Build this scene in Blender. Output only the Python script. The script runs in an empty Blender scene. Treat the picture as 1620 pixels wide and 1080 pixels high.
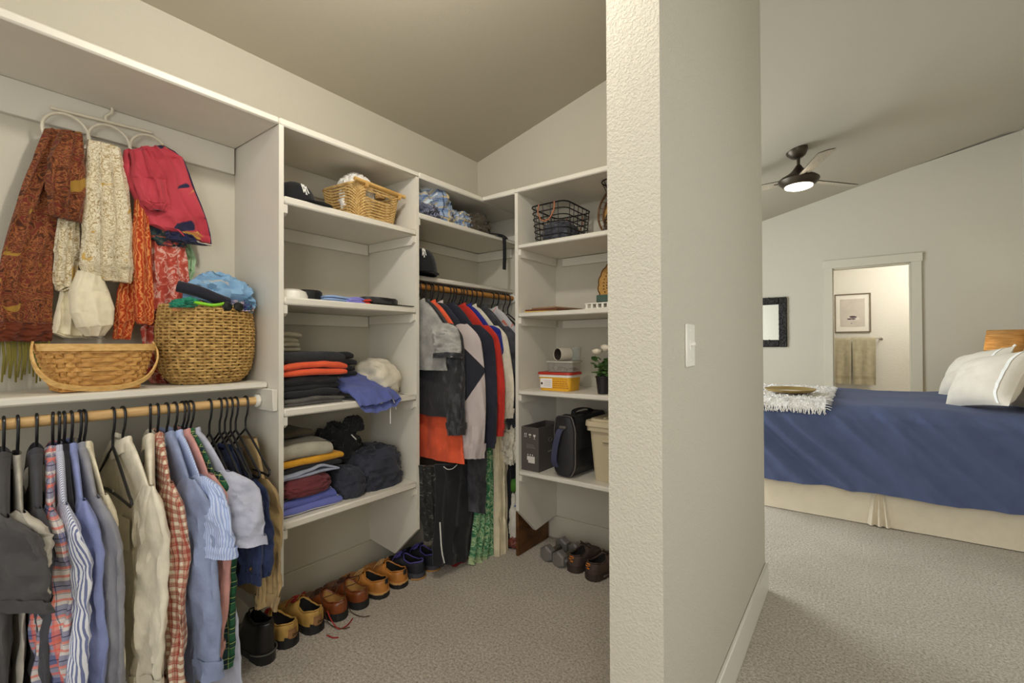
import bpy, math, random
from mathutils import Vector, Matrix, noise
R = random.Random(7)
PI = math.pi
sc = bpy.context.scene
COL = sc.collection

# ---------------------------------------------------------------- camera
F_PX, YAW, PIT, ROL, CAM_H = 730.13, math.radians(36.684), math.radians(.530), math.radians(-.229), 1.22
fwd = Vector((-math.sin(YAW)*math.cos(PIT), math.cos(YAW)*math.cos(PIT), math.sin(PIT)))
r0 = Vector((math.cos(YAW), math.sin(YAW), 0)); u0 = r0.cross(fwd)
rgt = r0*math.cos(ROL)+u0*math.sin(ROL); upv = u0*math.cos(ROL)-r0*math.sin(ROL)
cd = bpy.data.cameras.new('camera'); cam = bpy.data.objects.new('camera', cd); COL.objects.link(cam)
cam.matrix_world = Matrix(((rgt.x, upv.x, -fwd.x, 0), (rgt.y, upv.y, -fwd.y, 0), (rgt.z, upv.z, -fwd.z, CAM_H), (0, 0, 0, 1)))
cd.sensor_width = 36; cd.lens = F_PX/1620*36; cd.clip_start = .02
sc.camera = cam
# ---------------------------------------------------------------- light
w = bpy.data.worlds.new('world'); sc.world = w; w.use_nodes = True
w.node_tree.nodes['Background'].inputs[0].default_value = (1, .985, .97, 1)
w.node_tree.nodes['Background'].inputs[1].default_value = 1.05
def light(name, kind, loc, power, col, size=.2, rot=None, sy=None):
    l = bpy.data.lights.new(name, kind); o = bpy.data.objects.new(name, l); COL.objects.link(o)
    l.energy = power; l.color = col; o.location = loc
    if kind == 'AREA':
        l.size = size
        if sy: l.shape = 'RECTANGLE'; l.size_y = sy
    else: l.shadow_soft_size = size
    if rot: o.rotation_euler = rot
    return o
light('closet_lamp', 'POINT', (-.92, .80, 2.46), 34, (1, .945, .87), .06)
light('bedroom_window_light', 'AREA', (-2.9, 4.1, 1.6), 150, (.84, .92, 1), 2.2, (0, -PI/2, 0), 1.9)
light('entry_fill_light', 'AREA', (.75, -1.3, 1.7), 30, (.98, .99, 1), 1.1, (math.radians(84), 0, math.radians(-4)), 1.8)  # unseen area lamp added behind the camera to brighten the hall
light('hall_fill_light', 'AREA', (1.30, 1.3, 1.35), 10, (.84, .92, 1), 1.2, (0, math.radians(82), 0), 1.4)  # added cool area lamp, out of view, brightening the partition face and carpet
light('bath_light', 'POINT', (.75, 7.35, 2.2), 26, (1, .97, .91), .12)
light('bedside_bulb', 'POINT', (1.10, 6.28, 1.21), 4.5, (1, .84, .60), .03)
light('fan_bulb', 'POINT', (-.385, 4.9, 2.60), 5, (1, .86, .62), .05)
sc.view_settings.view_transform = 'Standard'; sc.view_settings.look = 'None'
sc.view_settings.gamma = 1; sc.view_settings.use_curve_mapping = False
sc.view_settings.exposure = 0.0

# ---------------------------------------------------------------- helpers
def at(px, py, ax, val):
    """point of the picture ray lying on the world plane ax = val"""
    d = rgt*((px-810)/F_PX)-upv*((py-540)/F_PX)+fwd
    i = 'xyz'.index(ax); o = Vector((0, 0, CAM_H)); t = (val-o[i])/d[i]
    return o+d*t
def nz(x, y, z=0): return noise.noise(Vector((x, y, z)))
def sgp(c, e): return math.copysign(abs(c)**e, c)
def lerp(a, b, t): return a+(b-a)*t
def interp(tab, t):
    if t <= tab[0][0]: return tab[0][1]
    for (a, x), (b, y) in zip(tab, tab[1:]):
        if t <= b:
            k = (t-a)/(b-a); k = k*k*(3-2*k)
            if isinstance(x, (tuple, list, Vector)): return tuple(p+(q-p)*k for p, q in zip(x, y))
            return x+(y-x)*k
    return tab[-1][1]
def spline(pts, n):
    """Catmull-Rom through pts, n samples per span"""
    P = [Vector(p) for p in pts]; P = [P[0]*2-P[1]]+P+[P[-1]*2-P[-2]]; out = []
    for i in range(1, len(P)-2):
        a, b, c, d = P[i-1:i+3]
        for k in range(n):
            t = k/n
            out.append(.5*((2*b)+(c-a)*t+(2*a-5*b+4*c-d)*t*t+(3*b-a-3*c+d)*t**3))
    out.append(P[-2]); return out
class MB:
    def __init__(s): s.v = []; s.f = []; s.uv = []
    def add(s, vs, fs, uv=None):
        n = len(s.v); s.v += [tuple(p) for p in vs]; s.uv += list(uv) if uv else [(p[0]+p[1], p[2]) for p in s.v[n:]]
        s.f += [tuple(i+n for i in f) for f in fs]; return s
    def box(s, c, d, b=.002, rz=0):
        hx, hy, hz = d[0]/2, d[1]/2, d[2]/2; b = min(b, hx*.9, hy*.9, hz*.9); vs = []; ix = {}
        for sx in (-1, 1):
            for sy in (-1, 1):
                for sz in (-1, 1):
                    for k in range(3):
                        e = [hx-b, hy-b, hz-b]; e[k] = (hx, hy, hz)[k]
                        ix[sx, sy, sz, k] = len(vs); vs.append((sx*e[0], sy*e[1], sz*e[2]))
        fs = []
        q = ((-1, -1), (1, -1), (1, 1), (-1, 1))
        for sg in (-1, 1):
            fs.append([ix[sg, a, c_, 0] for a, c_ in q][::sg]); fs.append([ix[a, sg, c_, 1] for a, c_ in q][::-sg]); fs.append([ix[a, c_, sg, 2] for a, c_ in q][::sg])
        for a in (-1, 1):
            for c_ in (-1, 1):
                fs.append([ix[a, c_, -1, 0], ix[a, c_, 1, 0], ix[a, c_, 1, 1], ix[a, c_, -1, 1]][::1 if a*c_ < 0 else -1])
                fs.append([ix[a, -1, c_, 0], ix[a, 1, c_, 0], ix[a, 1, c_, 2], ix[a, -1, c_, 2]][::1 if a*c_ > 0 else -1])
                fs.append([ix[-1, a, c_, 1], ix[1, a, c_, 1], ix[1, a, c_, 2], ix[-1, a, c_, 2]][::1 if a*c_ < 0 else -1])
                for e in (-1, 1): fs.append([ix[a, c_, e, k] for k in range(3)][::1 if a*c_*e > 0 else -1])
        cr, sr = math.cos(rz), math.sin(rz)
        vs = [(c[0]+x*cr-y*sr, c[1]+x*sr+y*cr, c[2]+z) for x, y, z in vs]
        return s.add(vs, fs)
    def grid(s, fn, nu, nv, flip=False):
        vs = []; uv = []
        for j in range(nv+1):
            for i in range(nu+1):
                r = fn(i/nu, j/nv)
                if len(r) == 2: vs.append(r[0]); uv.append(r[1])
                else: vs.append(r); uv.append((i/nu, j/nv))
        fs = []
        for j in range(nv):
            for i in range(nu):
                a = j*(nu+1)+i; f = (a, a+1, a+nu+2, a+nu+1); fs.append(f[::-1] if flip else f)
        return s.add(vs, fs, uv)
    def tube(s, path, r, n=8, closed=False, cap=True):
        P = [Vector(p) for p in path]; m = len(P); rr = r if isinstance(r, (list, tuple)) else [r]*m
        T = []
        for i in range(m):
            a = P[(i-1) % m] if (closed or i) else P[0]; b = P[(i+1) % m] if (closed or i < m-1) else P[-1]
            T.append((b-a).normalized())
        nrm = T[0].orthogonal().normalized(); vs = []; uv = []; L = 0
        for i in range(m):
            nrm = (nrm-T[i]*nrm.dot(T[i])).normalized(); bi = T[i].cross(nrm)
            if i: L += (P[i]-P[i-1]).length
            for k in range(n):
                a = 2*PI*k/n; vs.append(P[i]+(nrm*math.cos(a)+bi*math.sin(a))*rr[i]); uv.append((k/n*2*PI*rr[i], L))
        fs = []
        for i in range(m if closed else m-1):
            for k in range(n):
                a = i*n+k; b = i*n+(k+1) % n; i2 = (i+1) % m
                fs.append((a, b, i2*n+(k+1) % n, i2*n+k))
        if cap and not closed:
            fs.append(tuple(range(n))[::-1]); fs.append(tuple((m-1)*n+k for k in range(n)))
        return s.add(vs, fs, uv)
    def lathe(s, prof, n=32, c=(0, 0, 0), axis=None, sx=1, sy=1):
        vs = []; uv = []
        for j, (r, z) in enumerate(prof):
            for i in range(n+1):
                a = 2*PI*i/n; vs.append((c[0]+r*sx*math.cos(a), c[1]+r*sy*math.sin(a), c[2]+z)); uv.append((i/n, j/len(prof)))
        if axis is not None:
            q = Vector((0, 0, 1)).rotation_difference(Vector(axis)); cc = Vector(c)
            vs = [tuple(cc+q @ (Vector(p)-cc)) for p in vs]
        fs = [(j*(n+1)+i, j*(n+1)+i+1, (j+1)*(n+1)+i+1, (j+1)*(n+1)+i) for j in range(len(prof)-1) for i in range(n)]
        return s.add(vs, fs, uv)
    def prism(s, outline, fn0, fn1):
        """outline 2D -> two 3D caps by fn0/fn1"""
        n = len(outline); vs = [fn0(*p) for p in outline]+[fn1(*p) for p in outline]
        fs = [tuple(range(n))[::-1], tuple(range(n, 2*n))]+[(i, (i+1) % n, n+(i+1) % n, n+i) for i in range(n)]
        return s.add(vs, fs)
    def xf(s, M4):
        s.v = [tuple(M4 @ Vector(p)) for p in s.v]; return s
def obj(name, mb, mat, parent=None, loc=None, rot=None, ang=40, flat=False):
    me = bpy.data.meshes.new(name); me.from_pydata(mb.v, [], mb.f); me.update()
    uvl = me.uv_layers.new(name='uv'); li = [0]*len(me.loops); me.loops.foreach_get('vertex_index', li)
    fl = [c for i in li for c in mb.uv[i]]; uvl.data.foreach_set('uv', fl)
    if not flat:
        me.shade_smooth(); me.set_sharp_from_angle(angle=math.radians(ang))
    if mat: me.materials.append(mat)
    o = bpy.data.objects.new(name, me); COL.objects.link(o)
    if parent: o.parent = parent
    if loc is not None: o.location = loc
    if rot: o.rotation_euler = rot
    return o
def tag(o, label, cat, group=None, kind=None):
    o['label'] = label; o['category'] = cat
    if group: o['group'] = group
    if kind: o['kind'] = kind
    return o
def thing(name, label, cat, loc=(0, 0, 0), rz=0, group=None, rot=None):
    o = bpy.data.objects.new(name, None); COL.objects.link(o); o.empty_display_size = .05
    o.location = loc; o.rotation_euler = rot or (0, 0, rz); return tag(o, label, cat, group)
def struct(name, mb, mat, parent=None, **k):
    o = obj(name, mb, mat, parent, **k); o['kind'] = 'structure'; return o
def plain(name, mb, mat, label, cat, loc=None, group=None, **k):
    """a thing that is one mesh; origin moved to loc"""
    o = obj(name, mb, mat, None, loc, **k); return tag(o, label, cat, group)
def text_mb(body, size, depth=.0006):
    c = bpy.data.curves.new('txt', 'FONT'); c.body = body; c.size = size; c.extrude = depth; c.align_x = 'CENTER'; c.align_y = 'CENTER'; c.resolution_u = 3
    o = bpy.data.objects.new('txt', c); COL.objects.link(o)
    me = bpy.data.meshes.new_from_object(o); mb = MB()
    mb.add([tuple(v.co) for v in me.vertices], [tuple(p.vertices) for p in me.polygons])
    bpy.data.objects.remove(o); bpy.data.curves.remove(c); bpy.data.meshes.remove(me); return mb
def frame(origin, xdir, ydir):
    x = Vector(xdir).normalized(); y = Vector(ydir); y = (y-x*y.dot(x)).normalized(); z = x.cross(y)
    return Matrix(((x.x, y.x, z.x, origin[0]), (x.y, y.y, z.y, origin[1]), (x.z, y.z, z.z, origin[2]), (0, 0, 0, 1)))

# ---------------------------------------------------------------- materials
def lin(c):
    """sRGB 0-255 triple -> linear"""
    return tuple((x/255/12.92 if x/255 <= .04045 else ((x/255+.055)/1.055)**2.4) for x in c)+(1,)
class NT:
    def __init__(s, name, rough=.8, metal=0, spec=.3, sheen=0):
        m = bpy.data.materials.new(name); m.use_nodes = True; s.m = m; s.n = m.node_tree.nodes; s.l = m.node_tree.links
        s.b = s.n['Principled BSDF']; s.b.inputs['Roughness'].default_value = rough; s.b.inputs['Metallic'].default_value = metal
        s.b.inputs['Specular IOR Level'].default_value = spec; s.b.inputs['Sheen Weight'].default_value = sheen
        s.tc = s.n.new('ShaderNodeTexCoord')
    def nd(s, t, **k):
        x = s.n.new('ShaderNode'+t)
        for a, v in k.items():
            if a in x.inputs: x.inputs[a].default_value = v
            else: setattr(x, a, v)
        return x
    def ln(s, a, b): s.l.new(a, b)
    def math(s, op, a, b=None):
        x = s.nd('Math'); x.operation = op
        for i, v in enumerate((a, b)):
            if v is None: continue
            if isinstance(v, (int, float)): x.inputs[i].default_value = v
            else: s.ln(v, x.inputs[i])
        return x.outputs[0]
    def mix(s, fac, a, b, mode='MIX'):
        x = s.nd('Mix'); x.data_type = 'RGBA'; x.blend_type = mode
        for i, v in ((0, fac), (6, a), (7, b)):
            if hasattr(v, 'links'): s.ln(v, x.inputs[i])
            else: x.inputs[i].default_value = v
        return x.outputs[2]
    def noise(s, scale, detail=3, vec=None, rough=.55, stretch=None):
        x = s.nd('TexNoise', Scale=scale, Detail=detail, Roughness=rough)
        v = vec or s.tc.outputs['Object']
        if stretch:
            mp = s.nd('Mapping'); mp.inputs['Scale'].default_value = stretch; s.ln(v, mp.inputs[0]); v = mp.outputs[0]
        s.ln(v, x.inputs['Vector']); return x.outputs['Fac']
    def ramp(s, fac, stops):
        x = s.nd('ValToRGB'); e = x.color_ramp.elements
        while len(e) < len(stops): e.new(.5)
        for i, (p, c) in enumerate(stops): e[i].position = p; e[i].color = c
        s.ln(fac, x.inputs[0]); return x.outputs[0]
    def bump(s, h, strength=.2, dist=.002):
        x = s.nd('Bump', Strength=strength, Distance=dist); s.ln(h, x.inputs['Height'])
        prev = s.b.inputs['Normal'].links
        if prev: s.ln(prev[0].from_socket, x.inputs['Normal'])
        s.ln(x.outputs[0], s.b.inputs['Normal'])
    def col(s, c):
        if hasattr(c, 'links'): s.ln(c, s.b.inputs['Base Color'])
        else: s.b.inputs['Base Color'].default_value = c
def plain_mat(name, c, rough=.6, metal=0, spec=.4, var=.06, vs=6, bump=0, bs=150, bd=.001, stretch=None):
    t = NT(name, rough, metal, spec); c = lin(c); n = t.noise(vs, 4, stretch=stretch)
    d = tuple(x*(1-var*1.6) for x in c[:3])+(1,); h = tuple(min(1, x*(1+var*1.6)) for x in c[:3])+(1,)
    t.col(t.ramp(n, [(.3, d), (.7, h)]))
    if bump: t.bump(t.noise(bs, 3, stretch=stretch), bump, bd)
    return t.m
def cloth(name, c, rough=.9, var=.08, bump=.25, bs=420, bd=.0008, wr=.55, sheen=.15, spec=.15):
    t = NT(name, rough, 0, spec, sheen); c = lin(c); n = t.noise(14, 4)
    d = tuple(x*(1-var*1.7) for x in c[:3])+(1,); h = tuple(min(1, x*(1+var*1.7)) for x in c[:3])+(1,)
    t.col(t.ramp(n, [(.3, d), (.7, h)]))
    t.bump(t.noise(34, 3, stretch=(1, 1, .45)), wr, .006)
    t.bump(t.noise(bs, 2), bump, bd); return t.m
def striped(name, base, layers, rough=.88, axis_obj=False, wr=.5):
    """layers: (axis u/v, period m, width fraction, offset, colour, opacity)"""
    t = NT(name, rough, 0, .15, .1); sp = t.nd('SeparateXYZ'); t.ln(t.tc.outputs['UV'], sp.inputs[0])
    c = lin(base)
    wob = t.math('MULTIPLY', t.math('SUBTRACT', t.noise(5, 2), .5), .0016)
    for ax, per, wd, off, col_, op in layers:
        u = t.math('ADD', sp.outputs[0 if ax == 'u' else 1], wob)
        f = t.math('FRACT', t.math('ADD', t.math('DIVIDE', u, per), off))
        c = t.mix(t.math('MULTIPLY', t.math('LESS_THAN', f, wd), op), c, lin(col_))
    t.col(c); t.bump(t.noise(34, 3, stretch=(1, 1, .45)), wr, .006); t.bump(t.noise(500, 2), .2, .0006); return t.m
# ---------------------------------------------------------------- setting
def wall_mat(name, c, bs=95, st=.35, bd=.004):
    t = NT(name, .75, 0, .25); t.col(lin(c))
    n = t.noise(bs, 3, rough=.5); r = t.ramp(n, [(.42, (0, 0, 0, 1)), (.62, (1, 1, 1, 1))]); t.bump(r, st, bd); return t.m
WALL = wall_mat('painted_wall', (196, 190, 173), 200, .14, .002)
ENDW = wall_mat('textured_wall', (200, 194, 177), 170, .5, .003)
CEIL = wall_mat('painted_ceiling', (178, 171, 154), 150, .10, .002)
BATHW = wall_mat('bath_wall', (228, 224, 214))
BASE = plain_mat('wall_coloured_trim', (200, 194, 175), .45, var=.012, vs=3)
TRIM = plain_mat('white_trim', (220, 215, 202), .38, var=.012, vs=3)
SHELF = plain_mat('shelf_paint', (218, 213, 199), .45, var=.02, vs=4, bump=.08, bs=60, bd=.001)
def carpet():
    t = NT('carpet', 1, 0, .05, .25)
    a = t.noise(95, 5, rough=.8); b = t.noise(260, 3, rough=.7); c = t.noise(2.4, 3)
    m = t.math('ADD', t.math('MULTIPLY', a, .7), t.math('MULTIPLY', b, .3))
    col = t.ramp(m, [(.36, lin((122, 106, 86))), (.44, lin((192, 177, 156))), (.52, lin((234, 220, 200))), (.61, lin((255, 252, 242)))])
    t.col(t.mix(t.ramp(c, [(.35, (0, 0, 0, 1)), (.7, (.22, .22, .22, 1))]), col, lin((150, 135, 112))))
    t.bump(m, 1, .02); t.bump(t.noise(5, 3), .25, .03); return t.m
CARPET = carpet()
XA, YB, XF, YF = -2.19, 2.53, -1.80, 2.12           # left wall, back wall, fronts of the shelving
XP, YC, XD = -.372, 6.85, 1.37                      # partition face, bedroom back wall, right wall
XPL = at(962, 545, 'y', at(1046.5, 545, 'x', XP).y).x; YP = at(1046.5, 545, 'x', XP).y
def ceil_z(x): return 2.55+.245*(min(x, 1.245)+2.19)
struct('floor', MB().box((-.6, 3.6, -.05), (5.4, 10.8, .1), 0), CARPET)
def sloped(x0, x1, y0, y1, zf=ceil_z):
    m = MB(); m.prism([(x0, -.02), (x1, -.02), (x1, zf(x1)), (x0, zf(x0))], lambda x, z: (x, y0, z), lambda x, z: (x, y1, z)); return m
struct('wall_left', sloped(XA-.12, XA, -1.6, 2.60), WALL)
struct('wall_back', sloped(XA, XP, YB, 2.60), WALL)
struct('wall_partition', sloped(XPL, XP, YP, YB), ENDW)
m = MB(); T = .12
m.prism([(-3.2, ceil_z(-3.2)), (1.245, ceil_z(1.245)), (1.6, ceil_z(1.245)), (1.6, ceil_z(1.245)+T), (1.245, ceil_z(1.245)+T), (-3.2, ceil_z(-3.2)+T)], lambda x, z: (x, -1.6, z), lambda x, z: (x, YC+.12, z))
struct('ceiling', m, CEIL)
struct('wall_right', MB().box((XD+.06, 2.62, 1.68), (.12, 8.46, 3.4), 0), WALL)
DX0, DX1, DZ = -.221, .505, 2.144
m = sloped(-3.1, DX0, YC, YC+.12); m.f += []
m2 = sloped(DX1, XD, YC, YC+.12); m.add(m2.v, m2.f)
m2 = MB().prism([(DX0, DZ), (DX1, DZ), (DX1, ceil_z(DX1)), (DX0, ceil_z(DX0))], lambda x, z: (x, YC, z), lambda x, z: (x, YC+.12, z)); m.add(m2.v, m2.f)
struct('wall_bedroom', m, WALL)
struct('wall_bedroom_left', MB().box((-3.06, 4.79, 1.2), (.12, 4.36, 2.5), 0), WALL)
struct('wall_bath', MB().box((.2, 8.36, 1.3), (2.6, .12, 2.6), 0), BATHW)
struct('wall_bath_left', MB().box((-.9, 7.63, 1.3), (.1, 1.3, 2.6), 0), BATHW)
struct('wall_bath_right', MB().box((1.4, 7.63, 1.3), (.1, 1.3, 2.6), 0), BATHW)
struct('ceiling_bath', MB().box((.2, 7.66, 2.66), (2.6, 1.4, .1), 0), BATHW)
# door casing
d1 = bpy.data.objects.new('door_1', None); COL.objects.link(d1); d1['kind'] = 'structure'; d1.location = (0, YC, 0)
for nm, c, s in (('casing', (DX0-.045, -.011, 1.116), (.09, .022, 2.232)), ('casing', (DX1+.045, -.011, 1.116), (.09, .022, 2.232)), ('head_casing', ((DX0+DX1)/2, -.012, DZ+.05), (DX1-DX0+.20, .026, .10)),
                 ('jamb', (DX0+.006, .06, DZ/2), (.012, .12, DZ)), ('jamb', (DX1-.006, .06, DZ/2), (.012, .12, DZ)), ('head_jamb', ((DX0+DX1)/2, .06, DZ-.006), (DX1-DX0, .12, .012))):
    obj(nm, MB().box(c, s, .003), BASE, d1)['kind'] = 'structure'
# baseboards
BH, BT = .14, .014
struct('baseboard_left', MB().box((XA+BT/2, .4, BH/2), (BT, 4.0, BH), .004), BASE)
struct('baseboard_back', MB().box(((XA+XPL)/2+BT/2, YB-BT/2, BH/2), (XPL-XA-BT, BT, BH), .004), BASE)
m = MB().box((XP+BT/2, (YP+2.60+BT)/2, BH/2), (BT, 2.60-YP+BT, BH), .004)
struct('baseboard_partition', m, TRIM)
struct('baseboard_partition_end', MB().box(((XP+XPL)/2, 2.607, BH/2), (XP-XPL, BT, BH), .004), TRIM)
struct('baseboard_bedroom', MB().box(((DX1+.09+XD)/2, YC-BT/2, BH/2), (XD-DX1-.09, BT, BH), .004), TRIM)

# ---------------------------------------------------------------- built-in shelving
TOPZ = 2.118
def side_panel(parent, y):                          # panel on the left wall, its faces look along y
    m = MB().prism([(XF, TOPZ-.028), (XF, .285), (-1.972, .120), (XA+.0145, .145), (XA+.0005, .145), (XA+.0005, TOPZ-.028)], lambda x, z: (x, y, z), lambda x, z: (x, y+.019, z))
    o = obj('side_panel', m, SHELF, parent, flat=True); return o
def cleat_y(parent, x0, x1, y, z, h=.045, t=.017, side=1):   # cleat running in x along a panel face
    m = MB().prism([(x0, z-h), (x1-.018, z-h), (x1, z-h+.012), (x1, z), (x0, z)], lambda x, zz: (x, y, zz), lambda x, zz: (x, y+t*side, zz))
    obj('cleat', m, SHELF, parent, flat=True)
def plank(parent, x0, x1, y0, y1, z, t=.029, name='shelf'):
    obj(name, MB().box(((x0+x1)/2, (y0+y1)/2, z-t/2), (x1-x0, y1-y0, t), .006), SHELF, parent)
G = .0012
# left bay: high top, one shelf over the rod
t = thing('hanging_shelf_unit', 'white built-in bay with one long shelf above the lower hanging rod', 'shelving', (0, 0, 0))
P1, P2 = .898, 1.599                                # left faces of the two side panels
plank(t, XA+G, XF+.004, -1.0, P1, TOPZ, .03, 'top_panel')
obj('back_cleat', MB().box((XA+.01, -.05, 2.03), (.017, 1.88, .115), .002), SHELF, t)
plank(t, XA+G, -1.883, -1.0, P1-G, 1.081, .026)
obj('side_cleat', MB().box(((XA+XF)/2-.002, P1-.011, 1.012), (XF-XA-.008, .019, .084), .002), SHELF, t)
obj('back_cleat', MB().box((XA+.01, -.05, 1.012), (.017, 1.88, .084), .002), SHELF, t)
# tower
t = thing('shelf_tower', 'white built-in tower of four open shelves between two side panels on the left wall', 'shelving')
side_panel(t, P1); side_panel(t, P2)
plank(t, XA+G, XF+.004, P1, P2+.019, TOPZ, .03, 'top_panel')
TZ = (1.815, 1.417, .975, .530)
for z in TZ:
    plank(t, XA+G, XF+.003, P1+.019+G, P2-G, z, .031)
    cleat_y(t, XA+.02, XF-.004, P1+.0195, z-.032); cleat_y(t, XA+.02, XF-.004, P2-.0005, z-.032, side=-1)
    obj('back_cleat', MB().box((XA+.010, (P1+P2)/2+.0095, z-.032-.03), (.017, P2-P1-.056, .06), .002), SHELF, t)
obj('back_cleat', MB().box((XA+.010, (P1+P2)/2+.0095, 2.03), (.017, P2-P1-.024, .115), .002), SHELF, t)
# corner bay with the high rod
PB = -1.556                                         # left face of the panel on the back wall
t = thing('corner_shelf_unit', 'white built-in corner bay with two high shelves above the upper hanging rod', 'shelving')
y0 = P2+.019+G
plank(t, XA+G, XF+.004, P2+.019, YB-G, TOPZ, .03, 'top_panel'); plank(t, XF+.004, PB, YF-.004, YB-G, TOPZ, .03, 'top_panel')
CZ = (1.910, 1.600)
plank(t, XA+G, XF, y0, YB-G, CZ[0], .027); plank(t, XA+G, XF-.07, y0, YB-G, CZ[1], .025)
for z in CZ:
    cleat_y(t, XA+.02, XF-.01-(.07 if z < 1.8 else 0), P2+.0195, z-.028, .10 if z < 1.8 else .045)
    obj('back_cleat', MB().box((XA+.010, (y0+YB)/2, z-.06), (.017, YB-y0-.03, .06), .002), SHELF, t)
    obj('back_cleat', MB().box(((XF+XA)/2-.03, YB-.010, z-.06), (.30, .017, .06), .002), SHELF, t)
obj('back_cleat', MB().box(((PB+XA)/2, YB-.010, 1.94), (PB-XA-.06, .017, .05), .002), SHELF, t)
# right tower on the back wall
t = thing('shelf_tower', 'white built-in tower of four shelves on the back wall beside the textured partition', 'shelving')
m = MB().prism([(YF, TOPZ-.028), (YF, .285), (2.292, .123), (YB-.0145, .145), (YB-.0005, .145), (YB-.0005, TOPZ-.028)], lambda y, z: (PB, y, z), lambda y, z: (PB+.021, y, z))
obj('side_panel', m, SHELF, t, flat=True)
plank(t, PB, XPL-G, YF-.004, YB-G, TOPZ, .03, 'top_panel')
BZ = (1.795, 1.407, .970, .517)
for z in BZ:
    plank(t, PB+.021+G, XPL-G, YF-.003, YB-G, z, .027)
    m = MB().prism([(YF+.004, z-.061), (YF+.02, z-.073), (YB-.02, z-.073), (YB-.02, z-.028), (YF+.004, z-.028)], lambda y, zz: (PB+.0215, y, zz), lambda y, zz: (PB+.0385, y, zz))
    obj('cleat', m, SHELF, t, flat=True)
    obj('back_cleat', MB().box(((PB+XPL)/2+.03, YB-.010, z-.055), (XPL-PB-.10, .017, .05), .002), SHELF, t)
# rods
def wood(name, c, c2, rough=.5, st=(30, 3, 30), bump=.1):
    t = NT(name, rough, 0, .35); n = t.noise(3, 5, stretch=st); t.col(t.ramp(n, [(.3, lin(c2)), (.65, lin(c))])); t.bump(n, bump, .002); return t.m
RODW = wood('pale_rod_wood', (214, 178, 122), (190, 150, 96))
RODO = wood('amber_rod_wood', (196, 140, 72), (160, 106, 48))
WPLAS = plain_mat('white_plastic', (228, 224, 212), .4, var=.02)
RX, RZ = -1.915, 1.006
t = thing('closet_rod', 'pale wooden hanging rod under the long shelf of the left bay', 'rod', (RX, P1-.022, RZ))
obj('pole', MB().tube([(0, -.004, 0), (0, -.6, 0), (0, -1.6, 0)], .0165, 20), RODW, t)
obj('flange', MB().lathe([(0, 0), (.024, 0), (.026, .004), (.026, .012), (.020, .016), (0, .016)], 24, axis=(0, -1, 0)), WPLAS, t, (0, -.001, 0))
QX, QZ = -1.868, 1.540
t = thing('closet_rod', 'amber wooden hanging rod high in the corner bay', 'rod', (QX, YB-.002, QZ))
obj('pole', MB().tube([(0, -.004, 0), (0, -.4, 0), (0, -(YB-P2-.019)+.026, 0)], .0165, 20), RODO, t)
obj('flange', MB().lathe([(0, 0), (.026, 0), (.028, .004), (.028, .012), (.021, .018), (0, .018)], 24, axis=(0, -1, 0)), WPLAS, t)
# ---------------------------------------------------------------- generators
BLK = plain_mat('black_hanger_plastic', (26, 26, 28), .35, var=.05, spec=.5)
def hanger_mb(w=.19, drop=.135, r=.0042, hook=True, bar=True, neck=-.105):
    """plastic hanger in its own xz plane; origin = rod axis"""
    m = MB(); k = .0165+r
    if hook:
        p = [(-k*math.cos(a)*1.0, 0, k*math.sin(a)) for a in [PI*i/10 for i in range(-2, 11)]]
        p = [(-x, 0, z) for x, _, z in p][::-1]
        p = [(k*math.cos(a), 0, k*math.sin(a)) for a in [PI*1.12-PI*1.12*i/12 for i in range(13)]]
        p += [(k, 0, -.02), (k*.7, 0, -.045), (.004, 0, -.062), (0, 0, -.075), (0, 0, neck)]
        m.tube(p, r*.9, 8)
    zt = neck-drop
    tri = [(0, 0, neck)]+[(w*t, 0, neck-drop*t**1.1) for t in (.25, .5, .75, .93)]+[(w+.004, 0, zt+.002), (w+.006, 0, zt-.010), (w-.004, 0, zt-.019), (w*.8, 0, zt-.016), (w*.3, 0, zt-.012)]
    full = tri+[(-x, y, z) for x, y, z in tri[::-1]][:-1]
    if bar: m.tube(full, r, 7, closed=True)
    return m
def put_hanger(y, label, yaw=0, x=None, z=None, w=.19, group=None, tilt=0, name='clothes_hanger', mat=None):
    o = obj(name, hanger_mb(w), mat or BLK, None, (x if x is not None else RX, y, z if z is not None else RZ), (0, tilt, yaw))
    return tag(o, label, 'hanger', group)
def ridge(x, y, z=0): return 1-2*abs(nz(x, y, z))*1.6
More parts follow.
